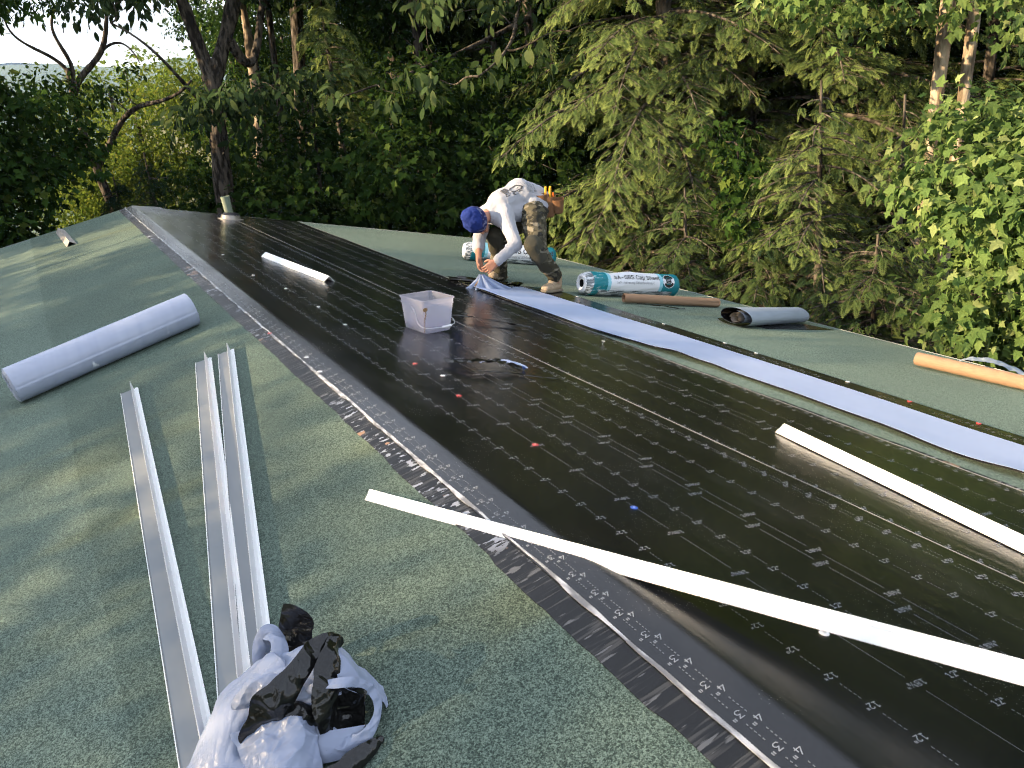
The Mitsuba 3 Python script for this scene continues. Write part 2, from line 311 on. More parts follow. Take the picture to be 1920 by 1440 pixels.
# printed measuring rows: numbers with dashed or solid lines
def flat_text(s, height):
    m = meshkit.text_mesh(s, height, .01, bold=False)
    k = m.face_normals[:, 2] > .9
    f = np.array(m.faces)[k]; ids, f2 = np.unique(f, return_inverse=True)
    v = np.array(m.vertices)[ids][:, :2]
    v = v - [(v[:, 0].min() + v[:, 0].max()) / 2, height / 2]
    return v, f2.reshape(-1, 3)
TX = {s: flat_text(s, h) for s, h in (('3"', .0215), ('4"', .0215), ('12"', .0185), ('18⅝"', .018))}
rng = np.random.default_rng(3)
def row(u, text, pitch, dashed, flip, h, y_from, y_to, ph=0.0, lw=None, amp=1.0, seed=0):
    """one printed row: text read across the sheet, flip = read towards the left edge"""
    lw = lw or (.0011 if dashed else .0007); wander = jag(50 + seed, .006, 1.4)
    ys = np.arange(y_from + ph, y_to, pitch); V, F = [], []
    tv, tf = TX[text]; s = -1 if flip else 1
    for y in ys:
        w = wander(y)
        q = np.stack([u + w + s * tv[:, 0], y + s * tv[:, 1]], 1); V.append(q); F.append(tf)
    nt = len(V); segs = []
    half = .026
    if dashed:
        for y in ys:
            n = 5; a, b = y + half, y + pitch - half; L = (b - a) / (n - .4)
            segs += [(a + k * L, a + k * L + .55 * L) for k in range(n)]
    else:
        for y in ys:
            e = np.linspace(y + half, y + pitch - half, 7); segs += list(zip(e[:-1], e[1:]))
    for a, b in segs:
        wa, wb = wander(a), wander(b)
        V.append(np.array([[u + wa - lw, a], [u + wa + lw, a], [u + wb + lw, b], [u + wb - lw, b]])); F.append(np.array([[0, 1, 2], [0, 2, 3]]))
    def pack(V, F):
        n = np.cumsum([0] + [len(v) for v in V[:-1]]); v = np.vstack(V); f = np.vstack([a + k for a, k in zip(F, n)])
        return roof(v[:, 0], v[:, 1], h + amp * wav(v[:, 0], v[:, 1])), f
    return pack(V[:nt], F[:nt]), pack(V[nt:], F[nt:])
def rows(parent, specs, h, amp, y1):
    q = [row(*sp[:5], h, -1.0, y1, sp[5], amp=amp, seed=i * 3 + int(abs(sp[0]) * 50)) for i, sp in enumerate(specs)]
    tag(put('printed_numbers', merge([a for a, b in q]), 'm_ink', parent), 'white printed measuring numbers', kind='stuff')
    tag(put('printed_lines', merge([b for a, b in q]), 'm_ink_line', parent), 'thin printed measuring lines', kind='stuff')
rows(memA, [(-.076, '3"', .1035, True, True, .050), (-.053, '4"', .1045, True, True, .0), (.184, '12"', .108, True, True, .07), (.343, '18⅝"', .266, False, True, .06)], .0162, .7, 13.1)
rows(memB, [(.469, '12"', .106, True, False, .01), (.628, '18⅝"', .266, False, False, .03), (.679, '18⅝"', .266, False, False, .10), (.836, '12"', .106, True, False, .04), (1.022, '4"', .103, True, False, .04), (1.043, '3"', .106, True, False, .08)], .0129, 1.3, 12.5)
rows(memC, [(1.141, '4"', .103, True, False, .01), (1.331, '12"', .106, True, False, .0), (1.505, '18⅝"', .266, False, False, .03), (1.560, '18⅝"', .266, False, False, .12), (1.722, '12"', .106, True, False, .05), (1.900, '4"', .105, True, False, .02), (1.925, '3"', .105, True, False, .07)], .0094, 1.2, 11.9)

# plastic cap nails holding the sheets
def disc(r, t, hole=True):
    pr = [(0, t * .55), (r * .22, t * .55), (r * .26, t), (r * .8, t), (r, t * .5), (r, 0)] if hole else [(0, t), (r * .8, t), (r, 0)]
    return trimesh.creation.revolve(np.array(pr)[::-1], sections=24)
DISC = disc(.0125, .003); PINV = disc(.0042, .0021, False)
def cap_nail(parent, u, y, m, word, h=.0165, tilt=0.0):
    nrm = NL if u < 0 else NR; a = unit(np.cross([0, 1, 0], nrm)); b = np.cross(nrm, a)
    o = roof(u, y, h + .7 * wav(u, y))
    n2 = unit(nrm + tilt * a); a2 = unit(np.cross(b, n2))
    v = frame_to(DISC.vertices, a2, b, n2, o)
    k = put('cap_nail', (v, np.array(DISC.faces)), m, parent, smooth=30); tag(k, f'{word} plastic cap nail')
    pv = frame_to(PINV.vertices, a2, b, n2, o + n2 * .0022)
    put('nail_head', (pv, np.array(PINV.faces)), 'm_steel', k, smooth=30)
for u, y, m, w in ((.237, 7.935, 'm_capwhite', 'white'), (.234, 6.703, 'm_capwhite', 'white'), (.329, 6.083, 'm_capwhite', 'white'), (.352, 5.349, 'm_capwhite', 'white'), (.341, 4.764, 'm_capwhite', 'white'), (.383, 3.786, 'm_red', 'red'),
                   (.423, 3.538, 'm_capwhite', 'white'), (.346, 3.198, 'm_red', 'red'), (.34, 2.523, 'm_red', 'red'), (.338, 1.911, 'm_blue', 'blue'), (.317, 1.145, 'm_capwhite', 'white'),
                   (-.110, 4.739, 'm_red', 'red'), (-.078, 4.095, 'm_capwhite', 'white'), (-.091, 3.823, 'm_capwhite', 'white')):
    cap_nail(house, u, y, m, w, tilt=.25 if u < 0 else 0)

# vent pipe near the far end
vp = tag(f'{house}__vent_pipe', 'green painted vent pipe in a flashing boot near the far rake')
o = roof(1.075, 11.85, .012)
ax = unit([-.05, .02, 1]); X = unit(np.cross([0, 1, 0], ax)); Yv = np.cross(ax, X)
pr = np.array([(.040, -.1), (.052, .06), (.060, .30), (.062, .305), (.054, .305), (.046, .06)])
m = trimesh.creation.revolve(pr, sections=28); scene[vp] = mikit.ply((frame_to(m.vertices, X, Yv, ax, o), np.array(m.faces)), 'm_pipe', smooth=40); counts[vp] = 1
pr = np.array([(.17, .0), (.168, .006), (.13, .010), (.118, .055), (.10, .062), (.095, .045)])
m = trimesh.creation.revolve(pr, sections=32); put('flashing_boot', (frame_to(m.vertices, unit(np.cross([0, 1, 0], NR)), [0, 1, 0], NR, o), np.array(m.faces)), 'm_boot_metal', vp, smooth=30)
pr = np.array([(.112, .057), (.085, .085), (.056, .092), (.05, .075)])
m = trimesh.creation.revolve(pr, sections=32); put('rubber_collar', (frame_to(m.vertices, unit(np.cross([0, 1, 0], NR)), [0, 1, 0], NR, o), np.array(m.faces)), 'm_boot_rubber', vp, smooth=30)

# ------------------------------------------------------------------ the strip being laid: black sheet under a blue release film
strip = thing('membrane_strip', 'long black membrane strip under a pale blue release film, running to the man\'s hands', 'roofing strip')
YB = np.array([-2.6, 1.0, 1.69, 1.814, 2.125, 2.49, 2.90, 3.53, 3.74, 3.88, 4.57, 5.6, 6.36]); UB = np.array([2.10, 2.11, 2.115, 2.09, 2.10, 2.12, 2.13, 2.13, 2.10, 2.09, 1.99, 1.95, 1.955])
YT = np.array([-2.6, 1.0, 1.96, 2.29, 2.71, 3.38, 4.10, 5.23, 6.0, 6.4]); UT = np.array([2.58, 2.58, 2.575, 2.57, 2.58, 2.59, 2.575, 2.53, 2.495, 2.47])
jf = jag(21, .008, 5.0)
lowf = lambda y: float(np.interp(y, YB, UB)) + jf(y); topf = lambda y: float(np.interp(y, YT, UT))
def filmlift(U, Y):
    t = np.clip((U - 1.95) / .42, 0, 1); e = (1 - t) ** 2
    b = .052 * np.exp(-((Y - 3.78) / .16) ** 2) + .03 * np.exp(-((Y - 3.52) / .12) ** 2) + .024 * np.exp(-((Y - 2.35) / .22) ** 2) + .05 * np.exp(-((Y - 1.72) / .15) ** 2) + .022 * np.exp(-((Y - 2.9) / .3) ** 2)
    w = .016 * meshkit.fbm(np.stack([U * 3, Y * 2.2, 0 * Y], -1), 3, 77)
    return e * (b * .8 + .008) + w * .35
f = sheet('release_film', lowf, topf, -2.6, 6.36, .0175, 'm_film', strip, 26, 420, 1.0, drop=.0012, lift=filmlift)
tag(f, 'pale blue release film')
sheet('black_sheet', lambda y: lowf(y) - .006 + .5 * j4(y), lambda y: 2.76, -2.6, 6.3, .0125, 'm_membrane', strip, 30, 420, 1.0, drop=.004, lift=lambda U, Y: filmlift(U, Y) * np.where(U < 2.35, 1, .2))
counts_black = f'{strip}__black_sheet'
sheet('black_sheet_end', lambda y: 2.02 + max(0, y - 6.45) * .5, lambda y: 2.76 - (y - 6.3) * 1.5, 6.3, 6.74, .0125, 'm_membrane', strip, 14, 20, 1.0)
k = put('printed_marks', merge([x_ for q_ in [row(2.665, '4"', .105, True, False, .0132, -1.0, 6.1, .02, seed=61), row(2.69, '3"', .105, True, False, .0132, -1.0, 6.1, .06, seed=62)] for x_ in q_]), 'm_ink_line', strip)
tag(k, 'small printed marks along the black sheet', kind='stuff')
for u, y, m, w in ((2.755, 5.905, 'm_capwhite', 'white'), (2.745, 4.731, 'm_capwhite', 'white'), (2.75, 4.091, 'm_capwhite', 'white'), (2.745, 3.797, 'm_capwhite', 'white'), (2.75, 3.083, 'm_capwhite', 'white'), (2.745, 2.678, 'm_red', 'red'), (2.74, 2.289, 'm_red', 'red')):
    cap_nail(strip, u, y, m, w, h=.014)

# ------------------------------------------------------------------ metal trim pieces
def trim(key_name, part, prof, A, B, upv, bsdf, t=.0009, parent=None, segs=6, sag=0.0):
    """a bent-sheet profile (polyline of (side, height)) drawn out from A to B"""
    A, B = np.asarray(A, float), np.asarray(B, float); a = unit(B - A); s = unit(np.cross(a, upv)); n = np.cross(s, a)
    pg = sg.LineString(prof).buffer(t, cap_style=2, join_style=2); ring = np.array(pg.exterior.coords)[:-1]
    tri = trimesh.creation.triangulate_polygon(sg.Polygon(ring), engine='earcut')
    k = len(ring); V, F = [], []
    for i in range(segs + 1):
        q = i / segs; o = A + (B - A) * q + n * (-sag * 4 * q * (1 - q))
        V.append(o + ring[:, :1] * s + ring[:, 1:2] * n)
    for i in range(segs):
        for j in range(k):
            jj = (j + 1) % k; F += [[i * k + j, i * k + jj, (i + 1) * k + jj], [i * k + j, (i + 1) * k + jj, (i + 1) * k + j]]
    base = len(V) * k
    # end caps
    for V0 in (V[0], V[-1]):
        o = A if V0 is V[0] else B
        V.append(o + tri[0][:, :1] * s + tri[0][:, 1:2] * n)
    F = np.array(F); n2 = len(tri[0])
    F = np.vstack([F, tri[1] + base, tri[1][:, ::-1] + base + n2])
    return put(part or key_name, (np.vstack(V), F), bsdf, parent, smooth=25)
TENT = [(-.060, .0), (-.0595, .0030), (-.006, .047), (-.001, .0515), (.004, .0475), (.0125, .0405), (.0105, .0375), (.050, .0035), (.0505, 0)]
def angle(label, A, B, upv, m='m_white', prof=TENT, sag=0.0, k=1.0):
    prof = [(a_ * k, b_ * k) for a_, b_ in prof]
    t = thing('metal_angle', label, 'metal trim', 'white metal angles lying on the roof' if m == 'm_white' else None)
    trim('metal_angle', 'angle_strip', prof, A, B, upv, m, parent=t, sag=sag)
    # the folded hem along the lower edge
    return t
d = unit([.3636, -.9288, .0716]); P = np.array([-.346, 2.508, -.0600])
sd = unit(np.cross(d, [0, 0, 1]))
A = P - sd * .033
angle('long white metal angle bridging the ridge in the foreground', A, A + d * 3.05, [0, 0, 1], sag=.004, k=.66)
A = roof(1.533, 2.425, .0125); B = A + unit(roof(1.373, 1.25, .0125) - A) * 3.05
angle('white metal angle at the right edge lying on the black sheets', A, B, NR, k=.74)
A = roof(.614, 7.92, .0125); B = roof(.771, 6.475, .0125)
angle('short white metal angle on the far black sheet', A, B, NR, prof=[(-.046, 0), (-.0455, .003), (-.005, .040), (0, .0435), (.004, .040), (.040, .003), (.040, 0)])
t = thing('weathered_angle', 'short weathered wooden angle strip near the far left rake', 'wood strip')
trim('weathered_angle', 'strip', [(-.062, 0), (-.004, .050), (0, .053), (.004, .050), (.050, 0)], roof(-1.0, 12.95, .006), roof(-.925, 11.18, .006), NL, 'm_weathered', t=.003, parent=t)

def tee(label, A, B):
    t = thing('drip_edge_profile', label, 'metal trim', 'grey T-shaped metal profiles on the green slope')
    A, B = np.asarray(A), np.asarray(B)
    k = trim('', 'wide_flange', [(.066, .0042), (.0655, .0015), (.062, .001), (.001, .0022)], A, B, NL, 'm_galv', parent=t)
    k = trim('', 'upright_fin', [(0, .0012), (.002, .046), (.0035, .0475)], A, B, NL, 'm_whiteback', t=.0008, parent=t); tag(k, 'thin upright white fin')
    k = trim('', 'narrow_flange', [(-.001, .0022), (-.013, .005), (-.021, .0012)], A, B, NL, 'm_white', t=.0008, parent=t); tag(k, 'narrow white flange')
    k = trim('', 'hem', [(.0685, .0004), (.0685, .0055)], A, B, NL, 'm_white', t=.0011, parent=t); tag(k, 'white hemmed edge')
    return t
def on_left(x, y, h=.0125): return roof(x * KL, y, h)
for lab, (xa, ya), (xb, yb) in (('leftmost of the three grey metal T profiles', (-.868, 4.722), (-1.010, 1.75)), ('middle grey metal T profile with the crumpled wrapper on its end', (-.467, 4.735), (-.905, 1.80)), ('grey metal T profile nearest the black strip', (-.341, 4.728), (-.838, 1.85))):
    a, b = on_left(xa, ya), on_left(xb, yb)
    tee(lab, a, a + unit(b - a) * 3.05)

# ------------------------------------------------------------------ rolls and tubes
def cyl(P, a, r, upv):
    a = unit(a); s = unit(np.cross(a, upv)); n = np.cross(s, a); return lambda t, g, rr: P + a * np.asarray(t)[..., None] + (np.cos(g) * rr)[..., None] * s + (np.sin(g) * rr)[..., None] * n
def roll_surface(place, L, r, nt=60, ng=64, rf=None, t0=0.0, g0=0.0, g1=2 * np.pi):
    t, g = np.meshgrid(np.linspace(t0, L, nt), np.linspace(g0, g1, ng), indexing='ij')
    rr = r + (rf(t, g) if rf else 0 * t)
    return gridmesh(place(t, g, rr))
def ringcap(place, t, r0_, r1_, ng=64, bulge=0.0):
    q = np.linspace(0, 1, 8); g = np.linspace(0, 2 * np.pi, ng)
    R_, G = np.meshgrid(r0_ + (r1_ - r0_) * q, g, indexing='ij')
    return gridmesh(place(t + bulge * np.sin(np.pi * (R_ - r0_) / (r1_ - r0_ + 1e-9)) + .004 * np.sin(R_ * 900), G, R_))
# the bare roll on the green slope
t = thing('membrane_roll', 'grey-blue film-faced membrane roll lying on the green slope at left', 'roofing roll')
a0, a1 = roof(-1.448 * KL, 5.335, .122), roof(-.365 * KL, 5.485, .118)
A0 = np.array([-1.445, 5.33, 0]); ctr0 = roof(-1.46, 5.335, .118); ctr1 = roof(-.395, 5.545, .118); ctr1 = ctr0 + unit(ctr1 - ctr0) * 1.09
pl = cyl(ctr0, ctr1 - ctr0, .106, NL)
def rf(t_, g_): return .0022 * np.sin(g_ * 2 + 1) + .004 * (meshkit.fbm(np.stack([t_ * 3, np.cos(g_) * 1.5, np.sin(g_) * 1.5], -1), 3, 4) - .5) + .0035 * ((g_ % (2 * np.pi)) / (2 * np.pi))
put('film_face', roll_surface(pl, 1.09, .106, 90, 96, rf), 'm_rollfilm', t, smooth=50)
spi = []
for k_ in range(9):
    rr = .104 - k_ * .0075; spi.append(ringcap(pl, 1.082 - .003 * (k_ % 2), rr - .0062, rr, bulge=.002)); spi.append(ringcap(pl, .006 + .004 * (k_ % 3), rr - .0062, rr, bulge=-.004))
k = put('rolled_layers', merge(spi[1::2]), 'm_asphalt_edge', t); tag(k, 'black rolled-up edges at the near end')
k = put('rolled_layers', merge(spi[::2]), 'm_asphalt_edge', t); tag(k, 'black rolled-up edges at the ridge end')
g = np.linspace(0, 2 * np.pi, 120); rng = np.random.default_rng(5)
rr = .1065 - np.linspace(0, .05, 6)[:, None] + .0 * g[None]; tt = -.012 * np.sin(np.linspace(0, 3.0, 6))[:, None] + .012 * (meshkit.fbm(np.stack([np.cos(g) * 6, np.sin(g) * 6, 0 * g], -1), 3, 8) - .6)[None] * np.linspace(0, 1.6, 6)[:, None]
k = put('folded_film_end', gridmesh(pl(tt, np.broadcast_to(g, rr.shape), rr)), 'm_rollfilm', t, smooth=50); tag(k, 'film tucked over the near end')

def wrapped(label, c0, c1, texts, emblem, sag):
    t = thing('wrapped_roll', label, 'roofing roll', 'plastic-wrapped rolls with teal bands')
    c0 = np.asarray(c0); a = unit(np.asarray(c1) - c0); L = 1.03; r = .104
    pl = cyl(c0, a, r, [0, 0, 1])                  # g = 0 faces the viewer's side (-y), pi/2 is up
    rb = lambda t_, g_: .004 * (meshkit.fbm(np.stack([t_ * 7, np.cos(g_) * 3, np.sin(g_) * 3], -1), 3, 9) - .5) * 2 - sag * np.exp(-((t_ - .30) / .09) ** 2) * np.clip(np.sin(g_), 0, 1) + .7 * sag * np.exp(-((t_ - .50) / .11) ** 2) * np.clip(np.sin(g_), 0, 1) ** 2 - .022 * np.clip((.07 - t_) / .07, 0, 1) ** 1.5 - .03 * np.clip((t_ - L + .05) / .05, 0, 1) ** 2
    ts, bands = 0.0, ((.0, .055, 'm_clearwrap', 'crinkled_end'), (.055, .20, 'm_teal_crinkled', 'teal_band'), (.20, .235, 'm_sky', 'pale_blue_stripe'), (.235, .765, 'm_rollwhite', 'white_wrap'), (.765, .80, 'm_sky', 'pale_blue_stripe'), (.80, L, 'm_teal', 'teal_band'))
    for s0, s1, m, nm in bands:
        t_, g_ = np.meshgrid(np.linspace(s0, s1, max(6, int((s1 - s0) * 90))), np.linspace(0, 2 * np.pi, 72), indexing='ij')
        edge = lambda e: .016 * np.sin(g_ * 1.0 + .6) if 0 < e < L else 0 * g_
        sh = edge(s0) * (s1 - t_) / (s1 - s0) + edge(s1) * (t_ - s0) / (s1 - s0)
        put(nm, gridmesh(pl(t_ + sh, g_, r + rb(t_, g_))), m, t, smooth=60)
    # clear film lap along the foot
    t_, g_ = np.meshgrid(np.linspace(.12, .93, 60), np.linspace(-1.15, -.42, 14), indexing='ij')
    k = put('clear_film_lap', gridmesh(pl(t_, g_ + 0 * t_, r + rb(t_, g_) + .0025)), 'm_clearwrap', t, smooth=60); tag(k, 'clear plastic lap along the foot')
    cp = [ringcap(pl, .0 + .004, .034, r - .022, bulge=-.012)]
    put('white_end', merge(cp), 'm_rollwhite', t, smooth=40)
    k = put('core_hole', merge([roll_surface(pl, .006, .036, 2, 40, t0=.12), ringcap(pl, .12, .001, .036)]), 'm_asphalt_edge', t); tag(k, 'dark open core')
    put('far_end', merge([ringcap(pl, L - .002, .001, r - .03)]), 'm_teal', t, smooth=40)
    # lettering wrapped on the cylinder
    def wrap(v, t0_, g0_, h=.0016):
        tt = t0_ + v[:, 0]; gg = g0_ + v[:, 1] / r
        return pl(tt, gg, r + rb(tt, gg) + h)
    for s, hgt, t0_, g0_, m, nm, bold in texts:
        mm = meshkit.text_mesh(s, hgt, .01, bold=bold); kf = mm.face_normals[:, 2] > .9
        q = trimesh.Trimesh(np.array(mm.vertices), np.array(mm.faces)[kf], process=True); v, f_ = trimesh.remesh.subdivide_to_size(q.vertices, q.faces, .02)
        tag(put(nm, (wrap(v, t0_, g0_), f_), m, t, smooth=60), 'printed lettering on the wrap', kind='stuff')
    if emblem:
        te, ge = emblem
        def ring(r1, r2, a0_=0, a1_=2 * np.pi, n=48, sq=1.0, h=.0016):
            g_ = np.linspace(a0_, a1_, n); R_ = np.array([r1, r2])[:, None] + 0 * g_[None]
            P_ = np.stack([R_ * np.cos(g_), R_ * np.sin(g_) * sq], -1); q = gridmesh(np.concatenate([P_, 0 * P_[..., :1]], -1)); return wrap(q[0], te, ge, h), q[1]
        k = put('emblem', merge([ring(.0005, .066)]), 'm_rollwhite', t, smooth=60)
        put('emblem_mark', merge([ring(.036, .060, .5, 2.75, h=.0028), ring(.036, .060, 3.65, 5.9, h=.0028), ring(.0005, .030, h=.0028)]), 'm_printblack', k, smooth=60)
        v = np.array([[-.022, -.006], [.024, .004], [.022, .020], [-.024, .010], [-.012, -.028], [.014, -.022], [.013, -.008], [-.013, -.014]])
        put('emblem_letters', (wrap(v, te, ge, .0040), np.array([[0, 1, 2], [0, 2, 3], [4, 5, 6], [4, 6, 7]])), 'm_printgrey', k, smooth=60)
    return t
gq = .55
wrapped('teal and white wrapped roll with an arrow emblem, beside the cardboard tube', [2.835, 6.035, -.480], [3.853, 6.02, -.695],
        [('SA-SBS Cap Sheet', .040, .285, gq + .05, 'm_printblack', 'lettering', True), ('Self-Adhering SBS Membrane', .021, .30, gq - .36, 'm_printgrey', 'small_lettering', False)], (.88, gq - .02), .011)
wrapped('teal and white wrapped roll lying behind the crouching man', [2.80, 8.30, -.478], [3.79, 8.02, -.687],
        [('SA-SBS Cap Sheet', .052, .34, gq - .30, 'm_printblack', 'lettering', True), ('Self-Adhering SBS Membrane', .027, .36, gq - .82, 'm_printgrey', 'small_lettering', False)], None, .004)

def cardtube(label, P, Q, r):
    t = thing('cardboard_tube', label, 'cardboard tube', 'bare cardboard tubes on the right slope')
    P, Q = np.asarray(P), np.asarray(Q); L = np.linalg.norm(Q - P); pl = cyl(P, Q - P, r, [0, 0, 1])
    dent = lambda t_, g_: -.010 * np.clip((t_ - L * .55) / (L * .45), 0, 1) * np.exp(-((g_ - .1) / .35) ** 2) + .0008 * np.sin(t_ * 60 + g_)
    put('outer_wall', roll_surface(pl, L, r, 40, 40, dent, g0=-np.pi, g1=np.pi), 'm_card', t, smooth=50)
    put('inner_wall', roll_surface(pl, L, r - .006, 20, 40, dent, g0=-np.pi, g1=np.pi), 'm_card', t, smooth=50)
    for e_ in (0, L): put('rim', ringcap(pl, e_, r - .006, r), 'm_card', t)
    return t
cardtube('tan cardboard tube lying in front of the wrapped roll', roof(3.055, 5.650, .050), roof(3.95, 5.475, .046), .038)
cardtube('tan cardboard tube at the right edge by the eave', roof(3.745, 3.36, .057), roof(3.99, 2.34, .050), .043)

# loose curled black and grey sheet
t = thing('curled_sheet', 'grey-backed black membrane offcut curled into a flattened roll near the eave', 'roofing offcut')
P0, P1 = roof(3.40, 4.70, 0), roof(4.23, 4.83, 0); a = unit(P1 - P0); s_ = unit(np.cross(NR, a)); L = np.linalg.norm(P1 - P0)
th = np.linspace(0, 1, 90)
def spiral(q):
    # from the flap on the deck, over the top, round to the tight inner coil; returns (side, height)
    g_ = -math.pi / 2 - .9 + q * 2 * math.pi * 1.62; rr = 1 - .42 * q
    x = -.195 * rr * np.cos(g_) * (1 - .25 * q); z = .078 + .076 * rr * np.sin(g_)
    return np.stack([x * 1.0, np.maximum(z, .006 + .004 * (1 - q))], -1)
C = spiral(th); tt = np.linspace(0, 1, 24)
out = []
for q in tt:
    squeeze = 1 - .30 * q
    out.append(P0 + a * L * q + (C[:, :1] * squeeze) * s_ + C[:, 1:2] * NR * (1 - .12 * q))
G = np.array(out)
nrm = np.zeros_like(G); nrm[:, 1:-1] = np.cross(G[:, 2:] - G[:, :-2], a); nrm[:, 0] = nrm[:, 1]; nrm[:, -1] = nrm[:, -2]; nrm = unit(nrm)
k = put('grey_back', gridmesh(G - nrm * .0018), 'm_greyfilm', t, smooth=50); tag(k, 'smooth grey-blue backing outside')
k = put('black_face', gridmesh(G + nrm * .0018), 'm_membrane', t, smooth=50); tag(k, 'black inner face')
mat('m_greyfilm', lambda p, n, uv: mix((.22, .26, .31), (.28, .32, .37), fbm(p.x * 9, p.y * 9, p.z * 9, 3)), .45)
coil = []
for q in np.linspace(0, 1, 3): 
    g_ = np.linspace(0, 2 * np.pi * 2.6, 70); rr = .050 - .011 * g_ / (2 * np.pi)
    coil.append(P0 + a * (.02 + .5 * q) + (rr * np.cos(g_))[:, None] * s_ * 1.15 + (.062 + rr * .9 * np.sin(g_))[:, None] * NR)
k = put('inner_coil', gridmesh(np.array(coil)), 'm_weathered', t, smooth=50); tag(k, 'tight inner coil')
q0 = np.array([roof(3.62, 4.56, .007), roof(4.30, 4.48, .007), roof(4.22, 4.72, .007), roof(3.60, 4.72, .007)])
k = put('loose_flap', (q0, np.array([[0, 1, 2], [0, 2, 3]])), 'm_membrane', t); tag(k, 'flat black flap')

# ------------------------------------------------------------------ the bucket
t = thing('plastic_bucket', 'square translucent white plastic bucket with a wire handle on the black sheets', 'bucket')
bo = roof(.825, 4.640, .014); e1 = unit([.975, .18, -.02]); bz = unit([.09, 0, 1]); e1 = unit(e1 - bz * (e1 @ bz)); e2 = np.cross(bz, e1)
def rsq(hw, hd, r, n=7):
    pts = []
    for cx, cy, a0_ in ((1, 1, 0), (-1, 1, 90), (-1, -1, 180), (1, -1, 270)):
        for k_ in np.linspace(0, 90, n): g_ = math.radians(a0_ + k_); pts.append((cx * (hw - r) + r * math.cos(g_), cy * (hd - r) + r * math.sin(g_)))
    return np.array(pts + pts[:1])
lev = [(.0, .094, .108, .02), (.012, .098, .112, .022), (.165, .113, .127, .026), (.166, .117, .131, .027), (.172, .117, .131, .027), (.173, .114, .128, .026), (.196, .116, .130, .026), (.197, .121, .135, .027), (.205, .121, .135, .027), (.2055, .112, .126, .025)]
inn = [(.2055, .112, .126, .025), (.012, .095, .109, .02), (.010, .001, .001, .0005)]
def loft(ls): return gridmesh(np.array([bo + q[:, :1] * e1 + q[:, 1:] * e2 + bz * z for z, w_, d_, r_ in ls for q in [rsq(w_, d_, r_)]]))
put('shell', loft(lev), 'm_bucket', t, smooth=35)
put('bottom', loft([(.0, .094, .108, .02), (.0005, .001, .001, .0005)]), 'm_bucket', t)
def face_pt(sx, sz): return bo + e1 * sx + e2 * -(.111 + .019 * sz / .2) + bz * sz
lf = lambda sy, sz: bo + e1 * -(.097 + .018 * sz / .2) + e2 * sy + bz * sz
hp = spline([lf(.0, .150) - e1 * .003, lf(-.045, .10) - e1 * .006, lf(-.075, .055) - e1 * .010, face_pt(-.088, .040) - e2 * .016, face_pt(-.02, .034) - e2 * .02, face_pt(.05, .032) - e2 * .02, face_pt(.110, .042) - e2 * .01, bo + e1 * .125 + e2 * -.05 + bz * .075, bo + e1 * .116 + bz * .150], 60)
k = put('wire_handle', tube(hp, .0021, 8), 'm_whiteback', t, smooth=60); tag(k, 'white wire bail hanging down')
put('hand_grip', tube(hp[30:38], .0075, 10), 'm_capwhite', k, smooth=60)
g_ = np.linspace(0, 2 * np.pi, 20)
cn = bo + e1 * -.094 + e2 * -.116
st = [lf(-.109, .148) - e1 * .0012]
sp = np.array([cn + bz * z + e1 * (-.0165 * z / .2 + .0 + x) + e2 * (-.0165 * z / .2 - .0012 + .003) for z, x in ((.150, -.001), (.11, 0.0), (.09, -.002), (.06, -.001), (.01, 0.0))])
fr = np.array([face_pt(-.098, .152) + (.017 * np.cos(q) * e1) + (.012 * np.sin(q) * bz) - e2 * .0014 for q in g_]); fr2 = np.vstack([fr, face_pt(-.098, .152)[None] - e2 * .0014])
k = put('rust_stain', merge([(fr2, np.array([[i, (i + 1) % 20, 20] for i in range(20)])), tube(spline([face_pt(-.100, .142) - e2 * .0015, face_pt(-.101, .10) - e2 * .0015, face_pt(-.104, .088) - e2 * .0015, face_pt(-.101, .05) - e2 * .0012, face_pt(-.103, .012) - e2 * .001], 20), .0016, 6), tube(spline([face_pt(-.094, .142) - e2 * .0015, face_pt(-.096, .10) - e2 * .0015, face_pt(-.101, .09) - e2 * .0015], 12), .0012, 6)]), 'm_rust', t); tag(k, 'brown rust drip down the near corner')
rng = np.random.default_rng(8); jm = []
for i in range(110):
    q = bo + e1 * rng.uniform(-.085, .085) + e2 * rng.uniform(-.1, .1) + bz * rng.uniform(.015, .055); w = frame_to(DISC.vertices * rng.uniform(.8, 1.2), *np.linalg.qr(rng.normal(size=(3, 3)))[0], q); jm.append((w, np.array(DISC.faces)))
kk = tag(put('cap_nail_heap', merge(jm), 'm_junk', None), 'loose heap of plastic cap nails in the bottom of the bucket', 'nails', kind='stuff')

# ------------------------------------------------------------------ scraps of film and loose nails
def ribbon(name, label, pts, wid, m, wob_=.004, seed=0, cat='scrap'):
    p = spline(pts, 60); t_ = unit(np.gradient(p, axis=0)); n_ = NR; s = unit(np.cross(n_, t_)); q = np.linspace(0, 1, 60)
    wv = np.interp(q, np.linspace(0, 1, len(wid)), wid)
    rows_ = []
    for k_ in np.linspace(-1, 1, 7):
        z = wob_ * meshkit.fbm(np.stack([q * 9, 0 * q + k_ * 1.3, 0 * q + seed], -1), 3, seed)
        rows_.append(p + s * (wv * k_)[:, None] + n_ * z[:, None])
    key = put(name, gridmesh(np.array(rows_)), m, None, smooth=40); tag(key, label, cat); return key
ribbon('film_scrap', 'twisted shiny black film scrap on the black sheets in front of the bucket', [roof(.545, 3.79, .018), roof(.62, 3.68, .035), roof(.74, 3.645, .04), roof(.83, 3.60, .03), roof(.855, 3.53, .018)], [.016, .042, .030, .046, .018], 'm_blackfilm', .034, 3)
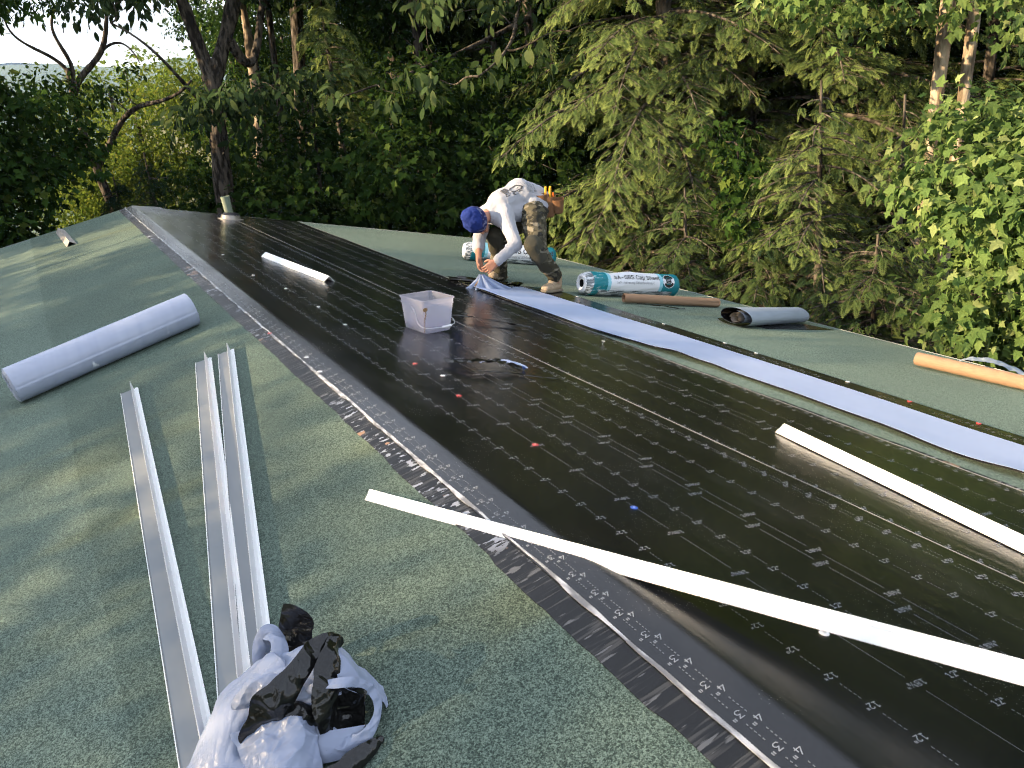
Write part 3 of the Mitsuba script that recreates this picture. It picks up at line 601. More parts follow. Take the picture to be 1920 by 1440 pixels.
ribbon('film_scrap', 'pale film strip added for the white glint on the twisted black scrap', [roof(.70, 3.70, .03), roof(.78, 3.66, .05), roof(.86, 3.60, .045), roof(.90, 3.55, .03)], [.006, .016, .022, .006], 'm_film', .012, 13)  # pale strip added to stand for a glint on the black film
ribbon('film_scrap', 'thin black film tail trailing from the twisted scrap', [roof(.60, 3.655, .015), roof(.72, 3.545, .018), roof(.81, 3.50, .018), roof(.90, 3.44, .015), roof(1.0, 3.40, .014)], [.006, .012, .010, .006, .004], 'm_blackfilm', .010, 4)
ribbon('film_scrap', 'thin black film scrap stretched out behind the bucket', [roof(1.10, 5.02, .016), roof(1.24, 4.92, .022), roof(1.36, 4.79, .022), roof(1.55, 4.60, .014)], [.010, .024, .018, .008], 'm_blackfilm', .022, 5)
ribbon('film_scrap', 'small black scrap with a stub beside the cardboard tube', [roof(3.10, 5.53, .008), roof(3.13, 5.50, .02), roof(3.17, 5.48, .008)], [.010, .022, .008], 'm_blackfilm', .02, 6)
ribbon('film_scrap', 'longer black scrap lying on the green slope by the cardboard tube', [roof(3.19, 5.455, .008), roof(3.27, 5.43, .018), roof(3.36, 5.38, .012), roof(3.46, 5.33, .008)], [.010, .024, .014, .010], 'm_blackfilm', .016, 7)
ribbon('paper_scrap', 'crumpled grey plastic scrap at the eave behind the right cardboard tube', [roof(4.12, 3.33, .01), roof(4.20, 3.22, .06), roof(4.28, 3.10, .05), roof(4.30, 2.95, .01)], [.03, .07, .09, .04], 'm_greyfilm', .03, 9)
ribbon('paper_scrap', 'tiny pale scrap on the green slope right of the strip', [roof(3.52, 2.42, .008), roof(3.55, 2.38, .02), roof(3.58, 2.36, .008)], [.008, .014, .008], 'm_greyfilm', .01, 10)
def loose_nail(label, u, y, cm, lie):
    t = thing('loose_nail', label, 'nail'); n_ = NR; a = unit(np.cross([0, 1, 0], n_)); b = np.cross(n_, a); o = roof(u, y, .026)
    ax = unit(a * lie[0] + b * lie[1] + n_ * lie[2]); x = unit(np.cross(ax, n_)); y2 = np.cross(ax, x)
    put('cap', (frame_to(DISC.vertices, x, y2, ax, o), np.array(DISC.faces)), cm, t, smooth=30)
    put('shank', tube([o, o - ax * .032], .0014, 8), 'm_steel', t, smooth=40)
loose_nail('loose blue-capped nail lying on the black sheets right of the twisted scrap', .905, 3.60, 'm_blue', (.9, .2, .25))
loose_nail('loose white-capped nail lying near the ragged edge below the film strip', 1.80, 4.16, 'm_capwhite', (.3, .3, .8))

# ------------------------------------------------------------------ crumpled wrapper heap
wrapper = thing('crumpled_wrapper', 'crumpled blue-white and glossy black plastic wrapper in the foreground on the green slope', 'plastic wrapper')
def LS(x, y, h): return roof(x * KL, y, h + .010)
def crumple(S, N_, seed, amp, f):
    """sharp wandering creases at three sizes, calmer in places, along the normals"""
    d_ = 0
    r_ = np.random.default_rng(seed)
    for k_, (w, g) in enumerate(((1.0, 1.0), (.55, 2.1), (.16, 4.6))):
        A_ = np.linalg.qr(r_.normal(size=(3, 3)))[0] * np.array([[1.0], [.55], [.8]])
        q = (S @ A_.T) * f * g + r_.uniform(0, 50, 3); q = q + .6 * (meshkit.fbm(q * .7, 2, seed + k_)[..., None] - .5)
        calm = np.clip(meshkit.noise(S * f * .8 + 7 * k_, seed + 40) * 1.8 - .2, .3, 1)
        d_ = d_ + w * calm * (.5 - np.abs(2 * meshkit.noise(q, seed + 9 * k_) - 1))
    return S + N_ * (d_ * amp)[..., None]
def rest_on_roof(S, seed):
    S[..., 2] = np.maximum(S[..., 2], SL * S[..., 0] + .0125 + .003 * meshkit.noise(S * 40, seed)); return S
def patch(name, ctrl, m, seed, amp=.014, f=13.0, n=110, label=None):
    amp *= 1.35
    """a crumpled panel: a smooth surface through a grid of points, broken by creases"""
    C = np.array([[LS(*p) for p in r_] for r_ in ctrl]); nu_, nv_ = C.shape[:2]
    from scipy.interpolate import RectBivariateSpline
    u_, v_ = np.linspace(0, 1, nu_), np.linspace(0, 1, nv_); q = np.linspace(0, 1, n)
    S = np.stack([RectBivariateSpline(u_, v_, C[..., k_], kx=min(2, nu_ - 1), ky=min(2, nv_ - 1))(q, q) for k_ in range(3)], -1)
    N_ = unit(np.cross(np.gradient(S, axis=0), np.gradient(S, axis=1)))
    key = put(name, gridmesh(rest_on_roof(crumple(S, N_, seed, amp, f), seed)), m, wrapper, smooth=28)
    return tag(key, label) if label else key
def band(name, pts, wid, m, seed, amp=.012, f=16.0, n=110, label=None, face=(.25, -.75, .6), cup=.35):
    amp *= 1.7; f *= .9
    """a crumpled band of film along a curve, its face turned to a direction, cupped across"""
    p = spline([LS(*q) for q in pts], n); t_ = unit(np.gradient(p, axis=0)); s = unit(np.cross(t_, unit(face))); b_ = np.cross(s, t_)
    q_ = np.linspace(0, 1, n); wv = np.interp(q_, np.linspace(0, 1, len(wid)), wid) * (.8 + .55 * meshkit.noise(np.stack([q_ * 9, 0 * q_ + seed, 0 * q_], -1), seed)); e = np.linspace(-1, 1, 40)
    S = p[None] + s[None] * (wv[None] * e[:, None])[..., None] - b_[None] * (cup * wv[None] * (e[:, None] ** 2))[..., None]
    N_ = np.broadcast_to(b_[None], S.shape)
    key = put(name, gridmesh(rest_on_roof(crumple(S, N_, seed, amp, f), seed)), m, wrapper, smooth=28)
    return tag(key, label) if label else key
patch('pale_sheet', [[(-1.20, 1.64, .0), (-1.13, 1.52, .05), (-1.06, 1.42, .06), (-1.0, 1.34, .02)],
                     [(-1.064, 1.735, .005), (-1.03, 1.68, .07), (-.98, 1.60, .09), (-.93, 1.52, .04)],
                     [(-.982, 1.85, .005), (-.965, 1.77, .10), (-.935, 1.69, .12), (-.89, 1.64, .06)],
                     [(-.905, 1.90, .005), (-.89, 1.82, .10), (-.86, 1.73, .15), (-.83, 1.64, .13)],
                     [(-.816, 1.90, .02), (-.80, 1.86, .10), (-.79, 1.75, .155), (-.77, 1.66, .155)]], 'm_wrap', 11, .030, 10, 150, 'long pale sheet of the wrapper')
patch('pale_sheet', [[(-.83, 1.90, .02), (-.80, 1.89, .09), (-.84, 1.74, .13), (-.87, 1.64, .13), (-.88, 1.62, .08)],
                     [(-.78, 1.89, .03), (-.76, 1.78, .13), (-.77, 1.69, .16), (-.80, 1.62, .15), (-.82, 1.59, .10)],
                     [(-.70, 1.85, .02), (-.70, 1.73, .14), (-.71, 1.67, .165), (-.73, 1.61, .15), (-.75, 1.57, .11)],
                     [(-.65, 1.80, .0), (-.655, 1.69, .12), (-.665, 1.64, .145), (-.69, 1.59, .145), (-.71, 1.55, .12)]], 'm_wrap', 12, .022, 12)
patch('pale_side', [[(-.69, 1.70, .16), (-.66, 1.66, .14), (-.635, 1.66, .06), (-.62, 1.67, .0)],
                    [(-.69, 1.62, .155), (-.66, 1.60, .12), (-.632, 1.61, .05), (-.62, 1.62, .0)],
                    [(-.71, 1.56, .14), (-.675, 1.555, .09), (-.645, 1.565, .05), (-.635, 1.57, .0)]], 'm_wrap', 15, .014, 14)
patch('pale_heap', [[(-.93, 1.63, .10), (-.88, 1.60, .12), (-.83, 1.575, .12), (-.78, 1.565, .09)],
                    [(-.935, 1.59, .07), (-.89, 1.55, .11), (-.84, 1.535, .10), (-.79, 1.535, .06)],
                    [(-.945, 1.55, .02), (-.90, 1.48, .08), (-.85, 1.47, .07), (-.80, 1.49, .03)],
                    [(-.97, 1.47, .0), (-.92, 1.40, .05), (-.86, 1.40, .05), (-.81, 1.43, .0)]], 'm_wrap', 13, .024, 15, label='grey crumpled heap at the bottom')
patch('pale_flap', [[(-.794, 1.559, .06), (-.741, 1.53, .055), (-.678, 1.515, .035)], [(-.799, 1.533, .045), (-.743, 1.508, .032), (-.686, 1.496, .016)], [(-.805, 1.515, .012), (-.745, 1.492, .006), (-.694, 1.478, .0)]], 'm_wrap', 14, .005, 10, label='flat pale flap at the right')
patch('black_pocket', [[(-.745, 1.578, .135), (-.70, 1.553, .14), (-.655, 1.552, .10)], [(-.765, 1.56, .09), (-.712, 1.575, .045), (-.668, 1.53, .06)], [(-.752, 1.536, .045), (-.726, 1.512, .03), (-.688, 1.517, .03)]], 'm_blackfilm', 23, .014, 16, label='black inside of the open pocket')
band('pale_rim', [(-.760, 1.60, .13), (-.728, 1.568, .15), (-.694, 1.545, .148), (-.651, 1.546, .105), (-.645, 1.533, .07), (-.680, 1.505, .035), (-.725, 1.500, .028), (-.757, 1.525, .045), (-.772, 1.57, .06)], [.008, .010, .009, .008, .010, .009, .012, .018, .015], 'm_wrap', 31, .012, 24, cup=.2)
patch('black_flap', [[(-.795, 1.872, .02), (-.76, 1.85, .05), (-.725, 1.815, .03)], [(-.775, 1.885, .10), (-.735, 1.86, .125), (-.70, 1.825, .10)], [(-.755, 1.885, .145), (-.72, 1.855, .16), (-.688, 1.812, .14)], [(-.730, 1.875, .19), (-.712, 1.845, .19), (-.692, 1.812, .172)]], 'm_blackfilm', 21, .014, 15, label='upright glossy black flap')
band('black_band', [(-.664, 1.668, .150), (-.672, 1.660, .178), (-.708, 1.643, .192), (-.764, 1.602, .192), (-.822, 1.581, .172), (-.868, 1.592, .128), (-.885, 1.62, .06)], [.016, .022, .027, .034, .038, .042, .03], 'm_blackfilm', 33, .016, 15, label='black band looping over the heap')
band('black_band', [(-.662, 1.665, .155), (-.675, 1.645, .180), (-.694, 1.608, .178), (-.719, 1.572, .160), (-.745, 1.548, .115), (-.76, 1.54, .06)], [.014, .020, .024, .027, .026, .02], 'm_blackfilm', 35, .012, 18)
band('black_strip', [(-.90, 1.665, .06), (-.86, 1.61, .105), (-.81, 1.575, .108), (-.765, 1.56, .085)], [.02, .030, .032, .02], 'm_blackfilm', 37, .016, 18)  # black band put where only shadow lies between the folds
band('black_strip', [(-.86, 1.43, .01), (-.79, 1.44, .025), (-.71, 1.462, .018), (-.67, 1.49, .004)], [.015, .028, .022, .008], 'm_blackfilm', 39, .010, 20)
for i, (pts, w) in enumerate((([(-.835, 1.865, .03), (-.815, 1.89, .09), (-.793, 1.893, .115), (-.775, 1.845, .13), (-.785, 1.79, .11)], [.012, .020, .024, .022, .016]), ([(-.91, 1.70, .12), (-.87, 1.66, .155), (-.82, 1.63, .165), (-.78, 1.60, .14)], [.012, .024, .026, .012]), ([(-.72, 1.62, .16), (-.715, 1.585, .155), (-.735, 1.555, .12)], [.010, .018, .012]))):
    band('pale_fold', pts, w, 'm_wrap', 45 + i, .010, 20)

# ------------------------------------------------------------------ the man
man = thing('person', 'man bent double in white long-sleeved shirt, blue knit cap and camouflage trousers cutting the strip', 'person')
J = dict(hipN=(2.640, 6.44, .105), kneeN=(2.443, 6.088, -.127), ankN=(2.635, 6.135, -.440), hipF=(2.765, 6.74, .085), kneeF=(2.383, 6.688, -.116), ankF=(2.446, 6.813, -.440),
         pelvis=(2.745, 6.61, .155), spine=(2.625, 6.625, .235), chest=(2.42, 6.595, .185), neck=(2.262, 6.555, .150), shN=(2.345, 6.41, .110), elN=(2.305, 6.189, -.071), wrN=(2.075, 6.135, -.178),
         shF=(2.325, 6.755, .125), elF=(2.160, 6.600, -.086), wrF=(2.055, 6.410, -.185), head=(2.125, 6.500, .120))
J = {k_: np.array(v) for k_, v in J.items()}
SH = J['head']; crown = unit([-.86, -.42, .22]); face = np.array([.02, -.42, -.95]); face = unit(face - crown * (face @ crown)); side = np.cross(face, crown)
RH = np.stack([side, face, crown], 1)
def H(x, y, z): return SH + RH @ np.array([x, y, z])
def hand(wr, tip_dir, palm_n, thumb_side, curl):
    """palm, four bent fingers and a thumb, each finger a chain of its own"""
    f_ = unit(tip_dir); n_ = unit(np.asarray(palm_n) - f_ * (np.asarray(palm_n) @ f_)); s_ = np.cross(f_, n_) * thumb_side
    W = lambda a_, b_, c_: wr + f_ * a_ + s_ * b_ + n_ * c_
    parts = [Manifold.batch_hull([Manifold.sphere(.019, 14).translate(list(W(a_, b_, 0))) for a_, b_ in ((.0, -.014), (.0, .014))] + [Manifold.sphere(.0135, 14).translate(list(W(a_, b_, .004))) for a_, b_ in ((.072, -.026), (.078, .028), (.03, .030))])]
    for b_, L_, c_ in ((.030, .066, 0.0), (.010, .074, .1), (-.010, .070, .2), (-.029, .055, .3)):
        p0 = W(.074, b_, .002); cu = curl + c_ * .35; ang, p = .15, p0
        for q, (ln, r_) in enumerate(((.46, .0092), (.32, .0084), (.26, .0074))):
            ang += cu * (.55 if q == 0 else .8); d_ = f_ * math.cos(ang) + n_ * math.sin(ang) + s_ * b_ * 1.5
            p1 = p + d_ * L_ * ln; parts.append(hull(p, r_, p1, r_ * .9, 12)); p = p1
    p0 = W(.018, .026, .006); p1 = p0 + (f_ * .55 + s_ * .75 + n_ * .35) * .036; p2 = p1 + (f_ * .85 + s_ * .15 + n_ * .5) * .034
    parts += [hull(p0, .0135, p1, .0105, 12), hull(p1, .0105, p2, .0085, 12)]
    return parts
bd = []
B_ = lambda a_, ra, b_, rb: bd.append(hull(J[a_] if isinstance(a_, str) else a_, ra, J[b_] if isinstance(b_, str) else b_, rb))
B_('hipN', .075, 'kneeN', .052); B_('kneeN', .050, 'ankN', .034); B_('hipF', .075, 'kneeF', .052); B_('kneeF', .050, 'ankF', .034)
B_('hipN', .085, 'hipF', .085); B_('pelvis', .115, 'spine', .11); B_('spine', .11, 'chest', .12); B_('chest', .10, 'neck', .055); B_('shN', .05, 'shF', .05); B_('shN', .05, 'chest', .08); B_('shF', .05, 'chest', .08)
B_('shN', .045, 'elN', .036); B_('elN', .036, 'wrN', .025); B_('shF', .045, 'elF', .036); B_('elF', .036, 'wrF', .025); B_('neck', .050, H(0, -.01, -.07), .050)
bd += [blob(H(0, -.005, .03), (.074, .092, .10), RH), hull(H(0, .035, -.055), .040, H(0, .05, -.01), .05), hull(H(0, .078, -.085), .022, H(0, .03, -.06), .045)]
bd += [hull(H(0, .088, .015), .008, H(0, .106, -.024), .0125), blob(H(.075, -.01, -.012), (.010, .022, .032), RH), blob(H(-.075, -.01, -.012), (.010, .022, .032), RH), hull(H(-.02, .092, -.052), .0075, H(.02, .092, -.052), .0075), hull(H(-.034, .082, .022), .012, H(.034, .082, .022), .012)]
toF, toN = unit([-.15, -.25, -.95]), unit([-.75, .22, -.55])
bd += hand(J['wrF'], unit([-.08, -.30, -.75]), unit([.45, -.70, .25]), 1, .55)
bd += hand(J['wrN'], unit([-.72, .30, -.52]), unit([-.15, .75, -.35]), -1, .50)
m = Manifold.batch_boolean(bd, __import__('manifold3d').OpType.Add)
t_ = soft(m, .009, 8)
put('body', t_, 'm_skin', man, smooth=True)
for sx in (-1, 1):
    k = put('eye', trimesh.Trimesh(*vf(blob(H(.031 * sx, .0835, .0), (.012, .008, .009), RH, 16))), 'm_capwhite', man, smooth=True)
    put('pupil', trimesh.Trimesh(*vf(blob(H(.031 * sx, .0905, -.001), (.0055, .003, .0055), RH, 12))), 'm_hair', k, smooth=True)
put('hair', soft(blob(H(0, -.022, .012), (.079, .082, .088), RH) - blob(H(0, .10, -.03), (.2, .10, .12), RH), .012, 4), 'm_hair', man, smooth=True)
# shirt
sh = [hull(J['pelvis'] + [-.005, 0, .012], .172, J['spine'] + [0, 0, .01], .158), hull(J['pelvis'] + [.0, -.05, .0], .145, J['hipN'] + [.03, .07, .06], .10), hull(J['spine'], .142, J['chest'], .150), hull(J['chest'], .140, J['neck'] + [.03, 0, -.005], .078), hull(J['shN'], .074, J['shF'], .074), hull(J['shN'], .074, J['chest'], .125), hull(J['shF'], .074, J['chest'], .125),
      hull(J['shN'], .074, J['elN'], .056), hull(J['elN'], .057, J['wrN'] + (J['elN'] - J['wrN']) * .10, .039), hull(J['shF'], .072, J['elF'], .055), hull(J['elF'], .056, J['elF'] + (J['wrF'] - J['elF']) * .32, .048), hull(J['spine'] + [.02, 0, .05], .10, J['chest'] + [.04, 0, .055], .10),
      hull(J['pelvis'] + [-.02, -.08, -.01], .085, J['chest'] + [.02, -.06, -.04], .10)]
ms = Manifold.batch_boolean(sh, __import__('manifold3d').OpType.Add)
ms = ms - hull(J['neck'] + [-.10, -.02, -.01], .066, J['neck'] + [-.01, 0, -.01], .060)
# waist, cut square across the hips
wd = unit(J['pelvis'] - J['spine'] + np.array([.06, 0, -.10])); ms = ms.trim_by_plane(list(-wd), float(-(J['pelvis'] + wd * .045) @ wd))
shirt = soft(ms, .012, 10); wrinkle(shirt, .013, 11, 3, (1, 1, .45)); wrinkle(shirt, .006, 30, 4, (1, 1, .5))
put('shirt', shirt, 'm_shirt', man, smooth=True)
skey = f'{man}__shirt'; tag(skey, 'white long-sleeved work shirt with dark back print')
# trousers
tr = [hull(J['hipN'] + [0, 0, -.01], .110, J['kneeN'], .082), hull(J['kneeN'], .082, J['ankN'] + [-.005, 0, .045], .064), hull(J['hipF'] + [0, 0, -.01], .110, J['kneeF'], .080), hull(J['kneeF'], .080, J['ankF'] + [.01, 0, -.005], .066), hull(J['hipN'] + [0, 0, .0], .108, J['hipF'] + [0, 0, .0], .108), hull(J['pelvis'] + [.01, 0, -.035], .142, J['hipN'], .116), hull(J['pelvis'] + [.01, 0, -.035], .142, J['hipF'], .112)]
mt = Manifold.batch_boolean(tr, __import__('manifold3d').OpType.Add)
trs = soft(mt, .014, 8); wrinkle(trs, .016, 9, 8, (1, 1, 1.8)); wrinkle(trs, .008, 24, 9, (1, 1, 1.5))
put('trousers', trs, 'm_camo', man, smooth=True); tag(f'{man}__trousers', 'brown and tan camouflage work trousers')
fd = unit([-.75, -.62, 0])
for kn, an, o_ in (('kneeN', 'ankN', 1), ('kneeF', 'ankF', 1)):
    c_ = J[kn] + fd * .018 + np.array([0, 0, .01]); dn = unit(J[an] - J[kn])
    kp = soft(hull(c_ - dn * .05, .079, c_ + dn * .075, .074), .015, 4); wrinkle(kp, .006, 20, 3)
    tag(put('knee_patch', kp, 'm_knee', man, smooth=True), 'dark olive knee patch')
# cap
cp = blob(H(0, -.012, .055), (.099, .112, .105), RH) + blob(H(.0, -.03, .125), (.060, .066, .052), RH)
cp = cp.trim_by_plane(list(RH @ unit([0, -.12, 1])), float(H(0, 0, .022) @ (RH @ unit([0, -.12, 1]))))
ct = soft(cp, .010, 8); wrinkle(ct, .012, 22, 6, (1, 1, 1)); put('knit_cap', ct, 'm_hat', man, smooth=True); tag(f'{man}__knit_cap', 'royal blue knit cap')
g_ = np.linspace(0, 2 * np.pi, 48); prof_ = [(1.0, .070), (1.035, .055), (1.03, .012), (1.0, .0), (.95, .006)]
put('cap_band', gridmesh(np.array([[H(.099 * s_ * math.cos(q), -.012 + .110 * s_ * math.sin(q), z_ + .018 * math.sin(q) * -.9) for q in g_] for s_, z_ in prof_])), 'm_hatband', f'{man}__knit_cap', smooth=60)
# boots
def boot(ank, heel, toe, lab):
    d_ = unit(toe - heel); s_ = unit(np.cross(d_, NR)); L_ = np.linalg.norm(toe - heel)
    Q = lambda a_, b_, c_: heel + d_ * a_ + s_ * b_ + NR * c_
    up_ = [Manifold.batch_hull([Manifold.sphere(.036, 14).translate(list(Q(.05, 0, .05))), Manifold.sphere(.038, 14).translate(list(Q(.16, .008, .048))), Manifold.sphere(.030, 14).translate(list(Q(.245, .006, .036))), Manifold.sphere(.030, 14).translate(list(Q(.245, -.014, .036)))]),
           Manifold.batch_hull([Manifold.sphere(.038, 14).translate(list(Q(.055, 0, .06))), Manifold.sphere(.047, 14).translate(list(Q(.085, 0, .145))), Manifold.sphere(.034, 14).translate(list(Q(.15, 0, .075)))])]
    k_ = put('boot', wrinkle(soft(up_[0] + up_[1], .010, 6), .004, 30, 2), 'm_tanboot', man, smooth=True); tag(k_, lab)
    so = Manifold.batch_hull([Manifold.sphere(.012, 10).translate(list(Q(a_, b_, .014))) for a_, b_ in ((.012, -.026), (.012, .026), (.10, -.030), (.10, .030), (.20, -.044), (.20, .044), (.265, -.022), (.265, .022))])
    put('sole', trimesh.Trimesh(*vf(so)), 'm_sole', k_, smooth=40)
    la = []
    for q in range(5):
        a_, c_ = .128 + .022 * q * 1 - .0, .112 - .014 * q
        a_ = .118 + .018 * q; la.append(tube(spline([Q(a_, -.032, c_ - .012), Q(a_ + .012, 0, c_ + .006), Q(a_ + .004, .032, c_ - .012)], 8), .003, 6))
    put('laces', merge(la), 'm_lace', k_, smooth=60)
boot(J['ankN'], roof(2.765, 6.19, .014), roof(2.405, 6.02, .014), 'tan lace-up work boot, nearer one')
boot(J['ankF'], roof(2.60, 6.90, .014), roof(2.33, 6.74, .014), 'tan lace-up work boot, farther one')
# print on the back of the shirt, pressed onto the cloth
tree_ = cKDTree(np.asarray(shirt.vertices)); sn = np.asarray(shirt.vertex_normals); sv = np.asarray(shirt.vertices)
def press(pl_pts, h=.004):
    """drop points onto the shirt along the line into the body"""
    out_ = np.array(pl_pts)
    for _ in range(4):
        d_, i_ = tree_.query(out_, k=6); w_ = 1 / (d_ + .004); w_ /= w_.sum(1, keepdims=True)
        c_ = (sv[i_] * w_[..., None]).sum(1); n_ = unit((sn[i_] * w_[..., None]).sum(1)); out_ = out_ - n_ * (((out_ - c_) * n_).sum(1))[:, None]
    return out_ + n_ * h
bx = unit(J['neck'] - J['pelvis'] + [0, 0, .09]); bo_ = J['spine'] * .40 + J['chest'] * .60; bs = unit(np.cross([0, 0, 1], bx)); bn = np.cross(bx, bs); bo_ = bo_ + bx * .015 + bs * .15 - bn * .03
# reading direction runs across the back, letters upside down from the picture's side
def decal(polys, off=0.0):
    vs, fs, n_ = [], [], 0
    for pg in polys:
        v, f = trimesh.creation.triangulate_polygon(pg, engine='earcut'); v, f = trimesh.remesh.subdivide_to_size(np.c_[v, 0 * v[:, 0]], f, .012); vs.append(v[:, :2]); fs.append(f + n_); n_ += len(v)
    v = np.vstack(vs) * .86; p = bo_ + bx * (v[:, 1:2]) + bs * (-v[:, :1]) + bn * .19 + bx * off
    return press(p), np.vstack(fs)
def stroke(pts, w): return sg.LineString(pts).buffer(w, cap_style=2, join_style=2)
polys = [stroke([(.10, -.03), (.045, -.075), (-.01, -.03), (-.01, .03), (.03, .06)], .0105), stroke([(.10, -.03), (.10, .035), (.06, .07)], .0105), sg.Point(.045, -.005).buffer(.008)]
polys += [sg.box(-.075 + .022 * i_, -.02 + .022 * j_, -.060 + .022 * i_, -.005 + .022 * j_) for i_ in range(2) for j_ in range(2)]
polys += [stroke([(-.03, .03), (-.075, .065), (-.12, .03)], .0105)]
for ch, x_ in (('H', .085), ('S', .03), ('T', -.025), ('L', -.08)):
    mm = meshkit.text_mesh(ch, .050, .01, bold=True); sec = mm.section([0, 0, 1], [0, 0, .005]); p2 = sec.to_2D()[0] if hasattr(sec, 'to_2D') else sec.to_planar()[0]
    for pg in p2.polygons_full:
        c_ = pg.centroid; polys.append(__import__('shapely').affinity.translate(pg.buffer(.0015), x_ - c_.x, .125 - c_.y))
put('back_print', decal(polys), 'm_print', skey)
lines_ = []
for r_ in range(5):
    x_ = -.11
    rr_ = np.random.default_rng(60 + r_)
    while x_ < .11:
        w_ = rr_.uniform(.008, .024); lines_.append(sg.box(x_, -.100 - .021 * r_, min(x_ + w_, .115), -.093 - .021 * r_)); x_ += w_ + .006
lines_ += [sg.box(-.075 + .0135 * i_, -.222, -.0655 + .0135 * i_, -.207) for i_ in range(12) if i_ not in (3, 7)]
put('back_print_lines', decal(lines_), 'm_printgrey', skey)
# tool pouch with pliers
pb = J['pelvis'] + np.array([.055, -.150, .085]); pa = unit([.80, -.60, .0]); pu = unit([-.30, -.02, .95]); pu = unit(pu - pa * (pu @ pa)); pn = np.cross(pa, pu)
def pocket(o_, w_, d_, h_, name):
    g_ = np.linspace(0, 2 * np.pi, 28)
    prof_ = [(.62, -h_), (.80, -h_ * .9), (1.0, -h_ * .2), (1.06, 0), (1.0, 0), (.94, -h_ * .2), (.6, -h_ * .8)]
    P_ = np.array([[o_ + pa * w_ * s_ * math.copysign(abs(math.cos(q)) ** .7, math.cos(q)) + pn * d_ * s_ * math.copysign(abs(math.sin(q)) ** .7, math.sin(q)) + pu * z_ for q in g_] for s_, z_ in prof_])
    return put(name, gridmesh(P_), 'm_leather', man, smooth=50)
tag(pocket(pb, .075, .045, .19, 'tool_pouch'), 'brown leather tool pouch on the hip')
pocket(pb + pa * .095 + pn * .005 + pu * -.03, .052, .045, .13, 'tool_pouch')
pocket(pb - pa * .05 - pn * -.03 + pu * .03, .05, .03, .15, 'tool_pouch')
bl = [J['pelvis'] + R_ for R_ in ([.08, -.16, .02], [.13, -.05, .05], [.10, .10, .06], [-.02, .16, .02])]
put('belt', tube(spline([pb + pu * .01] + bl, 30), .018, 8), 'm_leather', man, smooth=60)
for o_, m_ in ((-.012, 'm_yellow'), (.028, 'm_yellow')):
    k = put('plier_handle', tube([pb + pa * o_ - pu * .07 + pn * .0, pb + pa * (o_ + .004) + pu * .03, pb + pa * (o_ + .010) + pu * .085], [.010, .012, .010], 10), m_, man, smooth=60); tag(k, 'yellow plier handle')
tag(put('marker', tube([pb + pa * .055 - pu * .06, pb + pa * .060 + pu * .03], .007, 8), 'm_orange', man, smooth=60), 'orange tool handle')
# the gathered end of film in his hands
G0 = roof(2.13, 6.30, .0)
t = thing('gathered_film', 'bunched end of blue and black film pulled up in the man\'s hands', 'film')
tp = np.array([1.985, 6.235, -.275])
g_ = np.linspace(0, 2 * np.pi, 60); z_ = np.linspace(0, 1, 24); P_ = []
for q in z_:
    rx = .175 * (1 - q) ** 1.25 + .022; ry = .10 * (1 - q) ** 1.1 + .022
    ct_ = G0 * (1 - q) + tp * q + np.array([0, 0, .012]) * (1 - q); fold = 1 + .22 * (1 - .3 * q) * np.sin(9 * g_ + 2 * q) + .12 * np.sin(17 * g_ + 1 + 4 * q)
    P_.append(ct_ + (np.cos(g_) * rx * fold)[:, None] * np.array([.95, .1, -.15]) + (np.sin(g_) * ry * fold)[:, None] * np.array([-.1, .95, 0]))
P_ = np.array(P_)
half = slice(28, 56)
put('film_cone', gridmesh(P_[:, 26:54]), 'm_film', t, smooth=40); k = put('black_side', gridmesh(np.concatenate([P_[:, 53:], P_[:, :27]], 1)), 'm_blackfilm', t, smooth=40); tag(k, 'black underside')
put('folded_tail', gridmesh(np.array([[roof(1.88 + .5 * a_ + .03 * math.sin(9 * b_), 6.42 + .30 * b_ + .04 * math.sin(7 * a_), .016 + .03 * abs(math.sin(8 * a_ + 5 * b_))) for a_ in np.linspace(0, 1, 30)] for b_ in np.linspace(0, 1, 16)])), 'm_blackfilm', t, smooth=40)
tp2 = np.array([2.02, 6.22, -.33]); Lf = []
for a_ in np.linspace(0, 1, 22):
    foot = roof(2.20 + .36 * a_, 6.33 + .16 * a_, .016); hi = tp2 * (1 - a_) + roof(2.50, 6.42, .05) * a_ + np.array([0, 0, -.03 * math.sin(math.pi * a_)])
    Lf.append([foot * (1 - b_) + hi * b_ + np.array([.02, .06, 0]) * math.sin(math.pi * b_) + np.array([0, 0, .012 * math.sin(14 * a_ + 5 * b_)]) for b_ in np.linspace(0, 1, 14)])
k = put('lifted_black_sheet', gridmesh(np.array(Lf)), 'm_blackfilm', t, smooth=40); tag(k, 'lifted black end of the sheet')
t = thing('utility_knife', 'pale utility knife in the man\'s far hand', 'knife')
kd = unit([-.5, .3, -.5]); ko = np.array([1.975, 6.26, -.33])
put('handle', trimesh.Trimesh(*vf(hull(ko, .014, ko + kd * .11, .011, 12))), 'm_card', t, smooth=40)
put('blade', tube([ko + kd * .11, ko + kd * .15], [.006, .002], 6), 'm_steel', t)

